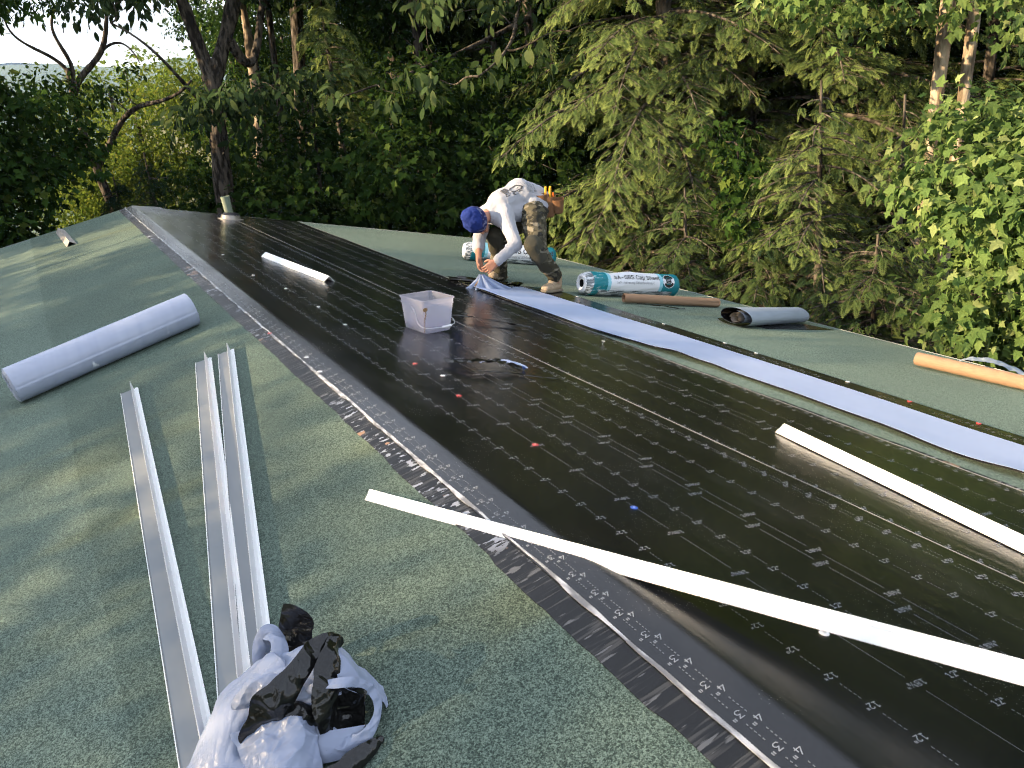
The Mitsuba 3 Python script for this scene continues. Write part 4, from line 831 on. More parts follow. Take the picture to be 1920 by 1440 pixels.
# ------------------------------------------------------------------ land, hills
def terrain_z(x, y):
    base = -3.75 + .0 * x
    right = np.clip(x - 9, 0, 60) * .22
    fall = -np.clip(y - 24 - 1.2 * np.clip(x, -50, 50), 0, 400) * .16 * np.clip(1.25 - (x - .05 * y) / 26, 0, 1)
    return base + right + fall + 1.2 * (meshkit.fbm(np.stack([x * .05, y * .05, 0 * x], -1), 3, 2) - .5)
gx = np.r_[np.linspace(-420, -60, 19), np.linspace(-56, 80, 80), np.linspace(90, 420, 19)]; gy = np.r_[np.linspace(-420, -40, 16), np.linspace(-36, 110, 84), np.linspace(125, 520, 22)]
X_, Y_ = np.meshgrid(gx, gy, indexing='ij')
tag(put('ground', gridmesh(np.stack([X_, Y_, terrain_z(X_, Y_)], -1)), 'm_ground', None, smooth=True), kind='structure')
ang = np.radians(np.linspace(-110, 200, 280)); rad = np.array([470, 700, 1100, 1600, 2100, 2500, 2900, 3600, 4800, 6800])
prof_h = np.array([-75, -80, -70, -30, 55, 118, 95, 40, -20, -60.])
A_, R_ = np.meshgrid(ang, rad, indexing='ij'); rid = meshkit.fbm(np.stack([A_ * 5, R_ * .0008, 0 * A_], -1), 4, 12)
HZ = prof_h[None] + (rid - .5) * np.clip((R_ - 900) / 1400, 0, 1) * 130 + 10 * (meshkit.fbm(np.stack([A_ * 60, R_ * .012, 0 * A_], -1), 3, 3) - .5)
tag(put('hills', gridmesh(np.stack([R_ * np.sin(A_), R_ * np.cos(A_), HZ], -1)), 'm_hill', None, smooth=True), kind='structure')

# the air over the valley
scene['air'] = {'type': 'homogeneous', 'albedo': P3((.94, .96, .98)), 'sigma_t': P3((.00006, .00009, .00015))}
scene['haze'] = {'type': 'cube', 'to_world': T().translate([0, 0, 20]).scale([7500, 7500, 190]), 'bsdf': {'type': 'null'}, 'interior': {'type': 'ref', 'id': 'air'}}
tag('haze', 'thin blue summer haze over the valley', None, kind='stuff')
scene['camera']['medium'] = {'type': 'ref', 'id': 'air'}

# ------------------------------------------------------------------ foliage builders
MAPLE = np.array([(0, 0, 0), (.30, -.02, 1), (.25, .17, 0), (.54, .46, 1), (.28, .46, 0), (.21, .66, 0), (0, 1.0, 1), (-.21, .66, 0), (-.28, .46, 0), (-.54, .46, 1), (-.25, .17, 0), (-.30, -.02, 1)])
def leaf_proto(kind):
    if kind == 'maple':
        o = MAPLE; v = np.c_[o[:, :2], .10 * np.abs(o[:, 0]) - .16 * o[:, 1] ** 2 - .05 * o[:, 2]]; v = np.vstack([v, [[0, .30, -.03]]])
        f = [[12, i, (i + 1) % 12] for i in range(12)]
    elif kind == 'oval':
        h_ = [(0, 0), (.15, .22), (.22, .52), (.15, .80), (0, 1.0)]
        v = np.array([(x, y, .14 * abs(x) - .22 * y * y) for x, y in h_] + [(-x, y, .14 * abs(x) - .22 * y * y) for x, y in h_[1:4]])
        f = [[0, 1, 5], [1, 2, 5], [5, 2, 6], [2, 3, 6], [6, 3, 7], [7, 3, 4]]
    else:
        v = np.array([(0, 0, 0), (.30, .45, .05), (0, 1, -.12), (-.30, .45, .05)], float); f = [[0, 1, 2], [0, 2, 3]]
    return v, np.array(f)
def scatter(proto, pos, d, n, size, cols):
    """copies of a leaf at pos, tip along d, face towards n; one colour each"""
    v, f = proto; d = unit(d); n = unit(n - d * (n * d).sum(1, keepdims=True)); s = np.cross(d, n)
    V = pos[:, None] + size[:, None, None] * (v[None, :, :1] * s[:, None] + v[None, :, 1:2] * d[:, None] + v[None, :, 2:3] * n[:, None])
    F = f[None] + (np.arange(len(pos)) * len(v))[:, None, None]
    return V.reshape(-1, 3), F.reshape(-1, 3), np.repeat(cols, len(v), 0)
def tints(rng, n, a, b, c=None):
    t_ = rng.random((n, 1)) ** 1.2; col = np.array(a) * (1 - t_) + np.array(b) * t_
    if c is not None:
        k = rng.random(n) < .12; col[k] = np.array(c) * rng.uniform(.8, 1.1, (k.sum(), 1))
    return col * rng.uniform(.85, 1.15, (n, 1))
def blob_points(rng, blobs, n):
    B = np.array(blobs, float); w = B[:, 3] * B[:, 4] * B[:, 5]; i = rng.choice(len(B), n, p=w / w.sum())
    u = unit(rng.normal(size=(n, 3))); r = rng.random(n) ** .45
    return B[i, :3] + u * r[:, None] * B[i, 3:], u, i
def twigs(rng, cen, out, k, kind, size, cols, spread=.2, droop=.35, upness=.8):
    """k leaves round every twig"""
    n = len(cen); ax = unit(out * .7 + rng.normal(size=(n, 3)) * .5 + [0, 0, -droop * .5])
    rep = np.repeat(np.arange(n), k); t_ = rng.uniform(-1, 1, n * k)[:, None]; sd = unit(rng.normal(size=(n * k, 3)))
    pos = cen[rep] + ax[rep] * t_ * spread + sd * spread * .45
    d = unit(ax[rep] * .5 + sd * .8 + [0, 0, -droop]); nn = unit(np.array([0, 0, upness * .75]) + out[rep] * .6 + rng.normal(size=(n * k, 3)) * .42)
    tw = np.repeat(rng.uniform(.68, 1.28, (n, 1)), k, 0)
    return scatter(leaf_proto(kind), pos, d, nn, size * rng.uniform(.65, 1.2, n * k), tints(rng, n * k, *cols) * tw)
def branches(rng, trunk, targets, r0, every=1, thin=.010, kink=.25):
    """limbs from the nearest lower trunk point to the targets"""
    tr_ = np.asarray(trunk); out = []
    for t_ in targets[::every]:
        dv = t_ - tr_; c_ = np.linalg.norm(dv, axis=1) + 1.5 * np.clip(.15 - dv[:, 2], 0, None); a = tr_[np.argmin(c_)]
        L = np.linalg.norm(t_ - a)
        if L < .2: continue
        m1 = a + (t_ - a) * .4 + rng.normal(size=3) * kink * L * .25 + [0, 0, .06 * L]; m2 = a + (t_ - a) * .75 + rng.normal(size=3) * kink * L * .15
        p = spline([a, m1, m2, t_], 9); out.append(tube(p, np.linspace(max(thin * 1.5, min(r0, thin * 1.2 * L)), thin * .6, 9), 6, False))
    return out
def emit(key, trunkmesh, leaf, bark='m_bark', lmat='m_leaf', crown='crown', as_group=None):
    if as_group:
        scene[as_group] = {'type': 'shapegroup', 'trunk': mikit.ply(trunkmesh, bark, smooth=50), 'crown': mikit.ply(leaf[:2], lmat, smooth=False, color=leaf[2])}; return
    if trunkmesh is not None: put('trunk', trunkmesh, bark, key, smooth=50)
    k = counts.get(f'{key}__{crown}', 0)
    put(crown, leaf[:2], lmat, key, smooth=False, color=leaf[2])
def cat(*ls):
    V, F, C, n = [], [], [], 0
    for v, f, c_ in ls: V.append(v); F.append(f + n); C.append(c_); n += len(v)
    return np.vstack(V), np.vstack(F), np.vstack(C)
DARK = ((.013, .030, .008), (.036, .070, .016), (.065, .10, .025))  # leaf colour lowered so the shade of the wood is in the colour
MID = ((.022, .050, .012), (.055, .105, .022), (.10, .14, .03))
BRIGHT = ((.085, .150, .045), (.185, .265, .080), (.27, .33, .13))  # leaf colour raised to make these maples look sunlit
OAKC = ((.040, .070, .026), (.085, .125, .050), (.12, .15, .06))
def deciduous(name, label, trunk, r_base, blobs, n_tw, k, kind, size, cols, seed, catg='tree', bark='m_bark', spread=.2, droop=.35, group=None, limb_every=8, extra=None, r_top=.35, as_group=None):
    rng = np.random.default_rng(seed); p = spline(trunk, 16) if len(trunk) > 2 else np.linspace(trunk[0], trunk[-1], 10)
    rr = np.linspace(r_base, r_base * r_top, len(p)) * (1 + .10 * rng.normal(size=len(p))); rr[0] *= 1.25
    cen, out, _ = blob_points(rng, blobs, n_tw)
    B = np.array(blobs)
    tm = [tube(p, rr, 12)]; wood = [p[3:]]
    if extra:
        tm += [tube(spline(q, 20), np.linspace(a, b, 20) * (1 + .06 * rng.normal(size=20)), 9) for q, a, b in extra]; wood += [spline(q, 20) for q, a, b in extra]
    wood = np.vstack(wood); bl_ = branches(rng, wood, B[:, :3], r_base * .3, 1, .010, .3); tm += bl_
    wood = np.vstack([wood] + [b_[0].reshape(9, 6, 3).mean(1) for b_ in bl_]); tm += branches(rng, wood, cen, r_base * .12, limb_every, .0045, .3)
    leaf = twigs(rng, cen, out, k, kind, size, cols, spread, droop)
    if as_group: return emit(None, merge(tm), leaf, bark, as_group=as_group)
    t = thing(name, label, catg, group); emit(t, merge(tm), leaf, bark); return t

FR = []
def frond():
    """one flat hemlock spray: an axis with paired side twigs, each a row of short needles; colour runs from old green to fresh tips"""
    rng = np.random.default_rng(2); v, f, c = [], [], []
    def sliver(a, b, w, tip):
        a, b = np.array(a), np.array(b); d = unit(b - a); s = np.array([-d[1], d[0], 0]); n = len(v)
        v.extend([a, a + (b - a) * .45 + s * w, b, a + (b - a) * .45 - s * w]); f.extend([[n, n + 1, n + 2], [n, n + 2, n + 3]]); c.extend([max(0, tip - .3), tip, min(1, tip + .25), tip])
    dz = lambda y: -.22 * y * y
    for i in range(8):
        y = .07 + .115 * i; L = .46 * (1 - .74 * i / 8) * rng.uniform(.8, 1.15)
        for sx in (-1, 1):
            a = (0, y, dz(y)); e = (sx * L * .84, y + L * .55, dz(y + L * .5) - .10 * L)
            sliver(a, e, .034, .25 + .35 * i / 8)
            m = (np.array(a) + (np.array(e) - a) * .45); l2 = L * .42
            sliver(m, m + np.array([sx * .12 * l2, l2, -.12 * l2]), .026, .45 + .3 * i / 8)
    sliver((0, 0, 0), (0, .55, dz(.55)), .018, .05); sliver((0, .5, dz(.5)), (0, 1.05, dz(1.05)), .04, .6)
    return np.array(v), np.array(f), np.array(c)
FV, FF, FC = frond()
def hemlock_leaf(rng, pos, d, n, size, old, new):
    d = unit(d); n = unit(n - d * (n * d).sum(1, keepdims=True)); s = np.cross(d, n)
    V = pos[:, None] + size[:, None, None] * (FV[None, :, :1] * s[:, None] + FV[None, :, 1:2] * d[:, None] + FV[None, :, 2:3] * n[:, None])
    F = FF[None] + (np.arange(len(pos)) * len(FV))[:, None, None]
    g = rng.uniform(.0, 1.0, (len(pos), 1, 1)) ** .8
    t_ = np.clip(FC[None, :, None] * (.35 + .95 * g), 0, 1); col = np.array(old) * (1 - t_) + np.array(new) * t_
    return V.reshape(-1, 3), F.reshape(-1, 3), (col * rng.uniform(.85, 1.15, (len(pos), 1, 1))).reshape(-1, 3)
OLD, NEW = (.036, .072, .026), (.29, .35, .105)  # pale fresh tips, raised further to make the boughs look sunlit
def hemlock(name, label, base, top, boughs, seed, frsize=.24, group=None, r_base=.12, as_group=None, old=OLD, new=NEW, step=.16, bark='m_bark'):
    """boughs: (height fraction, azimuth in degrees from +y towards +x, length, droop)"""
    rng = np.random.default_rng(seed); base, top = np.asarray(base, float), np.asarray(top, float)
    p = np.linspace(base, top, 12); tm = [tube(p, np.linspace(r_base, .012, 12), 9)]; P_, D_, N_, S_ = [], [], [], []
    for hf, az, L, dr_ in boughs:
        a = base + (top - base) * hf; hd = np.array([math.sin(math.radians(az)), math.cos(math.radians(az)), 0]); sdv = np.array([hd[1], -hd[0], 0])
        q = np.linspace(0, 1, 9); rise = rng.uniform(-.02, .14)
        line = a + hd * (q * L)[:, None] + np.array([0, 0, 1.0]) * (L * (rise * q - (dr_ + rise * .6) * q ** 2.2))[:, None] + sdv * (rng.normal() * .05 * L * q ** 2)[:, None]
        tm.append(tube(line, np.linspace(.008 + .010 * L, .004, 9), 5, False))
        ss = np.arange(.16 * L, L, step)
        for s in ss:
            x = s / L; c_ = np.array([np.interp(x, q, line[:, k_]) for k_ in range(3)]); dd = unit(np.array([np.interp(min(1, x + .1), q, line[:, k_]) - np.interp(max(0, x - .1), q, line[:, k_]) for k_ in range(3)]))
            bl = L * .42 * (1 - x) ** .7 * (.35 + .65 * min(1, x * 3)) + .10
            for sx in (-1, 1):
                e_ = unit(dd * .75 + sdv * sx * rng.uniform(.55, 1.0) + [0, 0, rng.uniform(-.35, .05)]); m = max(1, int(bl / (frsize * .62)))
                for j in range(m):
                    P_.append(c_ + e_ * bl * j / m + rng.normal(size=3) * .025); dj = unit(e_ + rng.normal(size=3) * .25 + [0, 0, -.10 - .35 * rng.random() ** 2]); D_.append(dj)
                    N_.append(unit(np.array([0, 0, 1.0]) + rng.normal(size=3) * .42 + hd * .5)); S_.append(frsize * rng.uniform(.7, 1.25))
                if m > 1: tm.append(tube([c_, c_ + e_ * bl * .9], [.005, .002], 4, False))
        P_.append(line[-1]); D_.append(unit(line[-1] - line[-2] + [0, 0, -.05])); N_.append(np.array([0, 0, 1.0])); S_.append(frsize * 1.15)
    leaf = hemlock_leaf(rng, np.array(P_), np.array(D_), np.array(N_), np.array(S_), old, new)
    if as_group: return emit(None, merge(tm), leaf, bark, 'm_needle', as_group=as_group)
    t = thing(name, label, 'conifer', group); emit(t, merge(tm), leaf, bark, 'm_needle'); return t
def whorls(rng, n, h0, h1, lmax, lmin, droop, az0=0, az1=360, power=.8):
    out = []
    for i in range(n):
        h = h0 + (h1 - h0) * (i + rng.random()) / n; L = (lmin + (lmax - lmin) * ((h1 - h) / (h1 - h0 + 1e-6)) ** power) * rng.uniform(.72, 1.12)
        out.append((h, rng.uniform(az0, az1), L, droop * rng.uniform(.6, 1.5)))
    return out

# ------------------------------------------------------------------ the trees one can tell apart
def gz(x, y): return float(terrain_z(np.array([float(x)]), np.array([float(y)]))[0])
# right: young lit hemlock whose tip stands in the open
b = whorls(np.random.default_rng(31), 74, .25, .97, 2.0, .18, .26)
hemlock('hemlock', 'young yellow-green hemlock with a pointed tip standing free right of centre', (6.10, 6.30, gz(6.1, 6.3)), (6.03, 6.35, .95), b, 31, .135, r_base=.09)
b = whorls(np.random.default_rng(32), 46, .25, .97, 1.5, .2, .25)
hemlock('hemlock', 'thin sparse hemlock just right of the pointed young one', (7.25, 6.15, gz(7.25, 6.15)), (7.05, 6.15, .72), b, 32, .135, r_base=.07)
# big drooping hemlock above the man
rng = np.random.default_rng(33); b = whorls(rng, 120, .22, .98, 3.0, .4, .30)
hemlock('hemlock', 'tall hemlock with drooping sunlit boughs behind the bent man', (6.9, 9.9, gz(6.9, 9.9)), (6.9, 9.9, 8.4), b, 33, .16, r_base=.19, step=.14)
rng = np.random.default_rng(34); b = whorls(rng, 120, .2, .98, 2.9, .4, .28)
hemlock('hemlock', 'tall hemlock further right of the drooping one, half hidden in maple leaves', (8.6, 8.6, gz(8.6, 8.6)), (8.7, 8.7, 8.6), b, 34, .16, r_base=.17, step=.14)
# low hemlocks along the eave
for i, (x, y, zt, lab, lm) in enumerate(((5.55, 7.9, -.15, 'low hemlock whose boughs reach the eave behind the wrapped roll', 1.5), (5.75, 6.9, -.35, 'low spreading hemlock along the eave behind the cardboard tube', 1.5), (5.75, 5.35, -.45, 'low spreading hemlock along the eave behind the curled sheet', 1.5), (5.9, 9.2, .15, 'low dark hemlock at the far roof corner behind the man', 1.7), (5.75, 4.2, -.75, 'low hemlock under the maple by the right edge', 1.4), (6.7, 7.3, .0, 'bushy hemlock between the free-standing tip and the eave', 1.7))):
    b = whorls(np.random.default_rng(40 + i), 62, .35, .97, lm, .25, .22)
    hemlock('hemlock', lab, (x, y, gz(x, y)), (x, y, zt), b, 40 + i, .14, r_base=.06, new=(.17, .215, .07))  # fresh needles darkened here to stand in for shade along the eave
# right maple in front
deciduous('maple_tree', 'leafy maple with large lobed leaves at the right edge', [(6.1, 3.9, gz(6.1, 3.9)), (6.0, 3.95, -1.5), (5.7, 3.9, .2), (5.6, 3.9, 1.2)], .07, [(5.55, 4.15, .15, .75, .80, .70), (5.25, 3.45, -.05, .65, .65, .75), (5.75, 3.2, .35, .8, .8, .7), (5.15, 3.95, -.72, .45, .50, .45), (5.6, 3.6, -1.05, .7, .7, .45), (6.3, 3.7, .25, .8, .8, .6)], 1200, 10, 'maple', .096, BRIGHT, 51, 'tree', spread=.17, droop=.55)
# maple boughs hanging in at the top right
deciduous('maple_tree', 'maple hanging bright leaves into the top right of the view', [(9.2, 4.3, gz(9.2, 4.3)), (9.15, 4.35, 0), (8.9, 4.6, 2.6), (8.4, 5.3, 4.8)], .13, [(6.45, 6.95, 1.75, .75, .8, .42), (6.9, 6.35, 1.75, .8, .8, .50), (7.5, 5.5, 1.6, .9, .8, .45), (7.2, 6.6, 3.0, 1.6, 1.6, 1.0), (8.6, 5.4, 3.2, 1.6, 1.6, 1.2), (7.9, 6.2, 4.8, 1.8, 1.8, 1.3), (8.6, 4.6, 1.0, .9, .7, .35)], 1150, 10, 'maple', .106, BRIGHT, 52, 'tree', spread=.2, droop=.55)
deciduous('maple_tree', 'maple sapling with pale leaves left of the pointed hemlock', [(6.2, 7.6, gz(6.2, 7.6)), (6.1, 7.5, -1.2), (5.9, 7.4, .3)], .035, [(5.75, 7.2, -.02, .42, .45, .28), (5.9, 7.6, .35, .4, .4, .25), (5.6, 6.9, -.45, .40, .45, .25)], 70, 9, 'maple', .10, MID, 53, 'tree', spread=.16, droop=.5)
# lit twin trunks at right
rng = np.random.default_rng(54)
for lab, x, y, r_, s in (('left of two tan sunlit trunks at the upper right', 8.08, 6.52, .095, 541), ('right of two tan sunlit trunks at the upper right', 8.24, 6.30, .082, 542)):
    deciduous('birch_tree', lab, [(x, y, gz(x, y)), (x - .02, y, .3), (x + .02, y - .05, 2.0), (x + .2, y, 5.0), (x + .3, y, 8.5)], r_, [(x + .3, y, 8.0, 2.2, 2.2, 1.6), (x + .3, y + .5, 5.8, 1.8, 1.8, 1.0), (x + 1.4, y + .6, 4.2, 1.3, 1.3, .8)], 300, 10, 'maple', .15, MID, s, 'tree', bark='m_bark_tan', spread=.25, limb_every=12)
# oak boughs reaching in over the far rake
deciduous('oak_tree', 'oak with long drooping leaves reaching in from behind the far rake, lit at its tip', [(7.2, 13.9, gz(7.2, 13.9)), (7.1, 13.8, 1.0), (7.0, 13.7, 4.5), (7.2, 13.7, 8.5)], .17, [(4.75, 10.6, 1.48, .85, .55, .28), (4.2, 11.5, 1.30, .80, .60, .26), (5.6, 10.2, 1.75, .7, .5, .25), (3.4, 12.8, 1.18, .9, .6, .28), (5.6, 12.4, 2.6, 1.6, 1.4, .7), (6.6, 13.6, 4.8, 2.4, 2.4, 1.3), (7.2, 13.6, 7.6, 2.6, 2.6, 1.6)], 620, 10, 'oval', .20, OAKC, 55, 'tree', spread=.24, droop=.75, extra=[([(7.0, 13.7, 2.6), (5.9, 12.2, 2.1), (4.9, 10.9, 1.55), (4.3, 10.5, 1.3)], .06, .012), ([(7.0, 13.7, 2.2), (5.0, 13.2, 1.6), (3.2, 12.9, 1.2)], .05, .010)])
# the large oak beyond the far rake, forked
deciduous('oak_tree', 'large dark forked oak standing behind the vent pipe', [(1.90, 16.75, gz(1.9, 16.7)), (1.87, 16.75, -.69), (1.97, 16.73, .48), (2.08, 16.71, 1.75)], .20, [(1.6, 16.0, 4.1, 1.9, 1.6, .5), (3.4, 16.6, 4.5, 1.9, 1.9, .6), (2.3, 14.6, 1.35, 1.15, .8, .33), (1.55, 14.9, 1.15, .7, .6, .28), (3.4, 14.7, 1.5, .9, .7, .3), (.6, 16.2, 3.15, .9, 1.0, .45), (2.1, 15.6, .75, .5, .5, .25), (1.0, 17.0, 3.4, 1.0, .9, .35), (2.9, 16.2, 3.3, .9, .8, .35)], 620, 9, 'oval', .19, ((.022, .042, .016), (.060, .095, .040), (.09, .12, .045)), 56, 'tree', spread=.26, droop=.7, r_top=.82,
          extra=[([(2.08, 16.71, 1.65), (1.98, 16.74, 2.2), (1.84, 16.75, 3.0), (1.6, 16.7, 4.6)], .13, .07), ([(2.08, 16.71, 1.65), (2.45, 16.65, 2.4), (2.70, 16.58, 3.0), (3.0, 16.6, 5.0)], .15, .08), ([(2.5, 16.65, 2.3), (2.9, 17.0, 1.95), (3.2, 17.1, 2.6), (3.7, 17.37, 3.4)], .09, .05), ([(2.05, 16.7, 1.2), (1.5, 16.0, 1.6), (1.0, 15.6, 2.2), (.5, 15.6, 2.6)], .045, .012), ([(1.93, 16.7, .9), (2.2, 15.6, 1.2), (2.35, 14.7, 1.4)], .05, .012)])
# leaning gnarled tree at left
deciduous('gnarled_tree', 'gnarled leaning tree with bare curling limbs against the bright sky at upper left', [(.35, 20.0, gz(.35, 20)), (.10, 19.97, -.3), (-.07, 19.98, 1.15), (-.05, 19.98, 2.2)], .14, [(-.9, 19.2, 1.55, 1.1, .9, .55), (-1.2, 19.2, 3.5, 1.2, 1.2, .5), (-.2, 19.4, 3.9, 1.0, 1.0, .35), (.35, 19.4, 1.7, .6, .6, .30), (-1.3, 18.8, .6, 1.0, 1.0, .7), (1.2, 19.4, 4.1, .8, .8, .4), (.1, 19.5, 3.35, .9, .8, .25), (-.45, 19.4, 1.95, .7, .7, .25), (.9, 19.4, 2.05, .5, .5, .2)], 460, 9, 'oval', .13, DARK, 57, 'tree', spread=.24, droop=.5, limb_every=14,
          extra=[([(-.07, 19.98, 1.5), (.25, 19.95, 2.1), (.62, 19.93, 2.45), (.85, 19.9, 3.0), (1.15, 19.88, 3.6)], .075, .03), ([(-.06, 19.98, 1.9), (.02, 20, 2.3), (-.12, 20, 2.75), (.02, 20, 3.3)], .05, .02), ([(-.05, 19.98, 2.1), (-.4, 20, 2.5), (-.75, 20, 2.75), (-.9, 20, 3.3)], .04, .012), ([(.0, 19.98, .2), (.52, 19.94, .88), (.93, 19.4, 1.31), (1.39, 18.84, 1.42), (2.0, 18.4, 1.75)], .075, .025), ([(.62, 19.93, 2.45), (1.0, 19.9, 2.6), (1.3, 19.9, 2.2)], .03, .01)])
# brown lit trunk and its neighbours behind
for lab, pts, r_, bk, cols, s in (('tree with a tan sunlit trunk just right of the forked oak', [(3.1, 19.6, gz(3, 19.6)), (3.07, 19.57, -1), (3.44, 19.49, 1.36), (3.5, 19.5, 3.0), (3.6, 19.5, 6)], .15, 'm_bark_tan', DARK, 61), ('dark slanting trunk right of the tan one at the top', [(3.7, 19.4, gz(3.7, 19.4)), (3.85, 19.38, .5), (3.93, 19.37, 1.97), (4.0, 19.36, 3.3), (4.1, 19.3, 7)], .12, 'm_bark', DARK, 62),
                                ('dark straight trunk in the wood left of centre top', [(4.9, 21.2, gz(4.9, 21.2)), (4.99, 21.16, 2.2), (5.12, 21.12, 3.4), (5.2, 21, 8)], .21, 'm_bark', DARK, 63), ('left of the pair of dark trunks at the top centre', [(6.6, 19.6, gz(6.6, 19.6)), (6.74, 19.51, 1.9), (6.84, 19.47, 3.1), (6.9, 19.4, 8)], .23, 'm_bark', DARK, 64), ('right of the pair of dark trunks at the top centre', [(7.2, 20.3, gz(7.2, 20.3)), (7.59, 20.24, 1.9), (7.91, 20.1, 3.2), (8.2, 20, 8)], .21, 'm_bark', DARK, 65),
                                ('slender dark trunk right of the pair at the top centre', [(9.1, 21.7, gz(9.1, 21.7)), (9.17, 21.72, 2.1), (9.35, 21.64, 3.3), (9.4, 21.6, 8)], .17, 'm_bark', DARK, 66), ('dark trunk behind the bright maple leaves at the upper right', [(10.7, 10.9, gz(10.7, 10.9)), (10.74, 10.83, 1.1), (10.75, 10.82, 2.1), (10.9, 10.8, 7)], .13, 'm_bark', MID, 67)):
    x, y, _ = pts[-1]
    deciduous('forest_tree', lab, pts, r_, ([(x, y, 8.0, 3.2, 3.2, 2.0), (x - .8, y - 1.0, 5.6, 2.2, 2.2, 1.0), (x + 1.2, y - .4, 4.6, 1.8, 1.8, .9)] if x > 6.5 else [(x, y, 5.0, 2.2, 2.2, .8), (x - .8, y - 1.0, 3.9, 1.6, 1.6, .6), (x + 1.2, y - .4, 3.6, 1.4, 1.4, .5)]), 320 if x > 6.5 else 200, 10, 'maple', .19, cols, s, 'tree', bark=bk, spread=.3, limb_every=12)
# maples in the middle, given the darker leaf colour to stand in for shade
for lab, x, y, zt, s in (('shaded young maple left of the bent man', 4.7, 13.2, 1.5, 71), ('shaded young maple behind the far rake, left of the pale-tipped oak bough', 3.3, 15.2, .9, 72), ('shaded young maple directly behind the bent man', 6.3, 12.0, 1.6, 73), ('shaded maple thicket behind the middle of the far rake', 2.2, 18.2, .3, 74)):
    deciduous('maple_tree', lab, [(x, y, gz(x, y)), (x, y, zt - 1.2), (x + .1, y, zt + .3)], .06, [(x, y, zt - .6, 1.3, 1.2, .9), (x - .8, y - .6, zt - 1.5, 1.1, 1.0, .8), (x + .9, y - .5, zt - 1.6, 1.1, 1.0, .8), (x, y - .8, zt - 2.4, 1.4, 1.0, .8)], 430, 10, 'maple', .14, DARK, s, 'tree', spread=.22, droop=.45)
# left edge: leafy maple and little dark spruces
deciduous('maple_tree', 'dark leafy maple filling the left edge', [(-3.0, 17.2, gz(-3, 17.2)), (-2.9, 17.1, -.5), (-2.7, 17.0, 2.2), (-2.6, 17, 4.5)], .13, [(-2.5, 16.6, -.3, 1.5, 1.2, 1.0), (-1.4, 16.9, -1.0, 1.2, 1.0, .7), (-2.6, 16.4, 1.3, 1.2, 1.1, .8), (-2.2, 16.8, 3.6, 1.3, 1.2, .55), (-.6, 17.3, -1.3, 1.0, .9, .5), (-3.3, 16.6, -1.9, 2.0, 1.2, .9), (-1.9, 16.8, 1.75, .9, .8, .45), (-1.0, 17.0, 1.35, .9, .8, .55), (-.5, 17.1, .65, .7, .7, .5), (-1.6, 16.6, .4, 1.2, .9, .7), (-1.9, 16.4, 2.75, .7, .7, .5), (-1.35, 16.6, 3.2, .8, .7, .30), (-2.6, 16.4, 2.4, .9, .8, .6)], 1550, 9, 'maple', .15, MID, 75, 'tree', spread=.25, droop=.45)
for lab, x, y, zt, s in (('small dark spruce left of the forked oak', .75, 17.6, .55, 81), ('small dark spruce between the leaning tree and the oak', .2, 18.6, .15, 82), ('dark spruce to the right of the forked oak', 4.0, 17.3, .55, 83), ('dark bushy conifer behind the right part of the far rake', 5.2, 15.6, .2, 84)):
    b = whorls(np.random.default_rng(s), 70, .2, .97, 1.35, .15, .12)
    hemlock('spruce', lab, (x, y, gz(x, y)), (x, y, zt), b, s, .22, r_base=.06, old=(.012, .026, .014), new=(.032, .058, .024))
# sunlit pale tree in the valley gap
deciduous('sunlit_tree', 'bright yellow-green sunlit tree seen through the gap at left', [(1.6, 27.0, gz(1.6, 27)), (1.7, 27, -2), (1.7, 27, 1)], .2, [(1.5, 26.6, .1, 1.9, 1.4, 1.3), (.2, 27.0, -.9, 1.7, 1.4, 1.2), (2.8, 27.2, -.2, 1.4, 1.3, 1.3), (1.2, 26.4, -1.8, 2.6, 1.5, 1.2), (2.9, 27.5, 1.7, 1.3, 1.2, .8)], 1250, 10, 'simple', .15, ((.10, .15, .022), (.19, .235, .040), (.24, .26, .05)), 91, 'tree', spread=.28)
deciduous('sunlit_tree', 'yellow-green tree farther off below the hill in the gap', [(2.6, 44.0, gz(2.6, 44)), (2.6, 44, 0), (2.6, 44, 2.2)], .25, [(2.2, 44, 1.6, 2.6, 2.0, 1.9), (-.6, 44, -.6, 2.6, 2.0, 1.8), (5.0, 45, 2.2, 2.4, 2.0, 1.9), (2, 43, -2, 4.5, 2.0, 2.0)], 1000, 10, 'simple', .24, ((.10, .15, .022), (.17, .22, .040), (.22, .25, .05)), 92, 'tree', spread=.45)

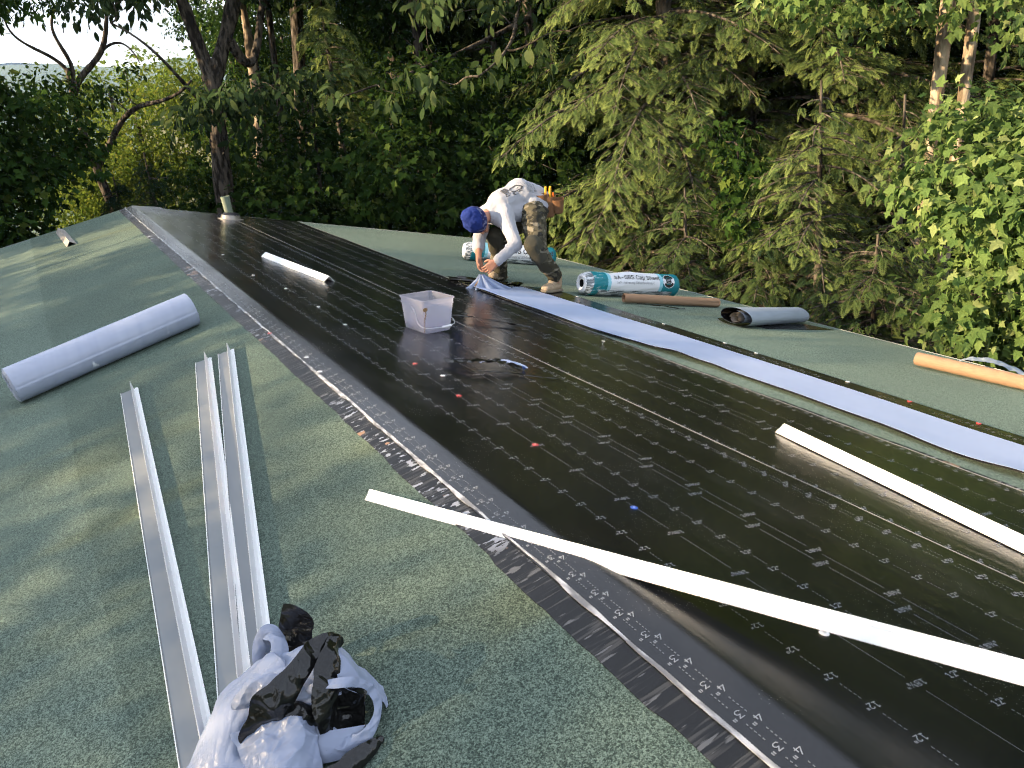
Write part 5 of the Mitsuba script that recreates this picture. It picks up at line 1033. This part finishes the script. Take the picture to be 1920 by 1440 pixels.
# ------------------------------------------------------------------ the wood behind, one mass, from three kinds of tree
def kind(key, seed, cols, n, size, h):
    rng = np.random.default_rng(seed); bl = [(rng.normal() * .9, rng.normal() * .9, h * (.12 + .86 * i / 9), 1.9 * rng.uniform(.7, 1.2), 1.9 * rng.uniform(.7, 1.2), h * .085) for i in range(10)]
    deciduous('', '', [(0, 0, 0), (.1, 0, h * .4), (0, .1, h * .9)], .17, bl, n, 10, 'simple', size, cols, seed, as_group=key, limb_every=10, spread=.32)
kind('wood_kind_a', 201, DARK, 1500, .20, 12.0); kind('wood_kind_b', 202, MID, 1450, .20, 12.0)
hemlock('', '', (0, 0, 0), (0, 0, 11.5), whorls(np.random.default_rng(203), 85, .08, .98, 2.6, .3, .25), 203, .42, r_base=.16, as_group='wood_kind_c', step=.26)
def place(key, group, x, y, s, rz, z=None):
    scene[key] = {'type': 'instance', 'shapegroup': {'type': 'ref', 'id': group}, 'to_world': T().translate([float(x), float(y), float(gz(x, y) - .2 if z is None else z)]).rotate([0, 0, 1], float(rz)).scale(float(s))}
rng = np.random.default_rng(77); wi = 0
for D, a0, a1, da in ((15.5, 37, 72, 6.0), (19.5, 18, 74, 4.6), (24, 13, 76, 3.8), (30, 11, 78, 3.6), (40, 14, 80, 3.6)):
    for az in np.arange(a0, a1, da):
        a = math.radians(az + rng.uniform(-1.4, 1.4)); d_ = D * rng.uniform(.93, 1.07); x, y = EYE[0] + d_ * math.sin(a), EYE[1] + d_ * math.cos(a)
        sc_ = rng.uniform(.85, 1.2) * (.68 + .32 * min(1, max(0, (az - 18) / 14)))
        wi += 1; place(f'woodland__{wi:03d}', ('wood_kind_a', 'wood_kind_b', 'wood_kind_c', 'wood_kind_a')[rng.integers(4)], x, y, sc_, rng.uniform(0, 360))
for az in (37, 44, 50, 57, 65):
    a = math.radians(az); wi += 1; place(f'woodland__{wi:03d}', 'wood_kind_c', EYE[0] + 13.3 * math.sin(a), 13.3 * math.cos(a), .8, az * 50)
for az, d_ in ((-13, 24), (-17, 19), (-9, 30), (-22, 15)):
    a = math.radians(az); wi += 1; place(f'woodland__{wi:03d}', 'wood_kind_a', EYE[0] + d_ * math.sin(a), d_ * math.cos(a), .62, az * 40)
tag('woodland', 'shaded dense wood behind the house', 'wood', kind='stuff')
# trees on the sunny side, left of the picture: their crowns break the low sun into patches
for i, (x, y, s, z) in enumerate(((-10.5, 1.5, .72, None), (-11.2, 4.5, .64, None), (-11.6, 7.0, .70, None), (-10.0, 8.8, .73, None), (-12.5, 11.8, .80, None), (-9.5, 15.8, .72, None), (-13.0, -2.6, .78, None), (-15.5, 3.4, .80, None), (-15.0, 9.2, .84, None), (-12, 20.5, .8, None), (-9.5, -6.5, .7, None), (-7.5, 21.0, .66, None))):
    key = 'shade_tree' if i == 0 else f'shade_tree_{i:03d}'
    place(key, 'wood_kind_b', x, y, s, 47 * i); tag(key, 'green leafy tree on the sunny side of the house', 'tree', 'trees on the sunny side of the house')
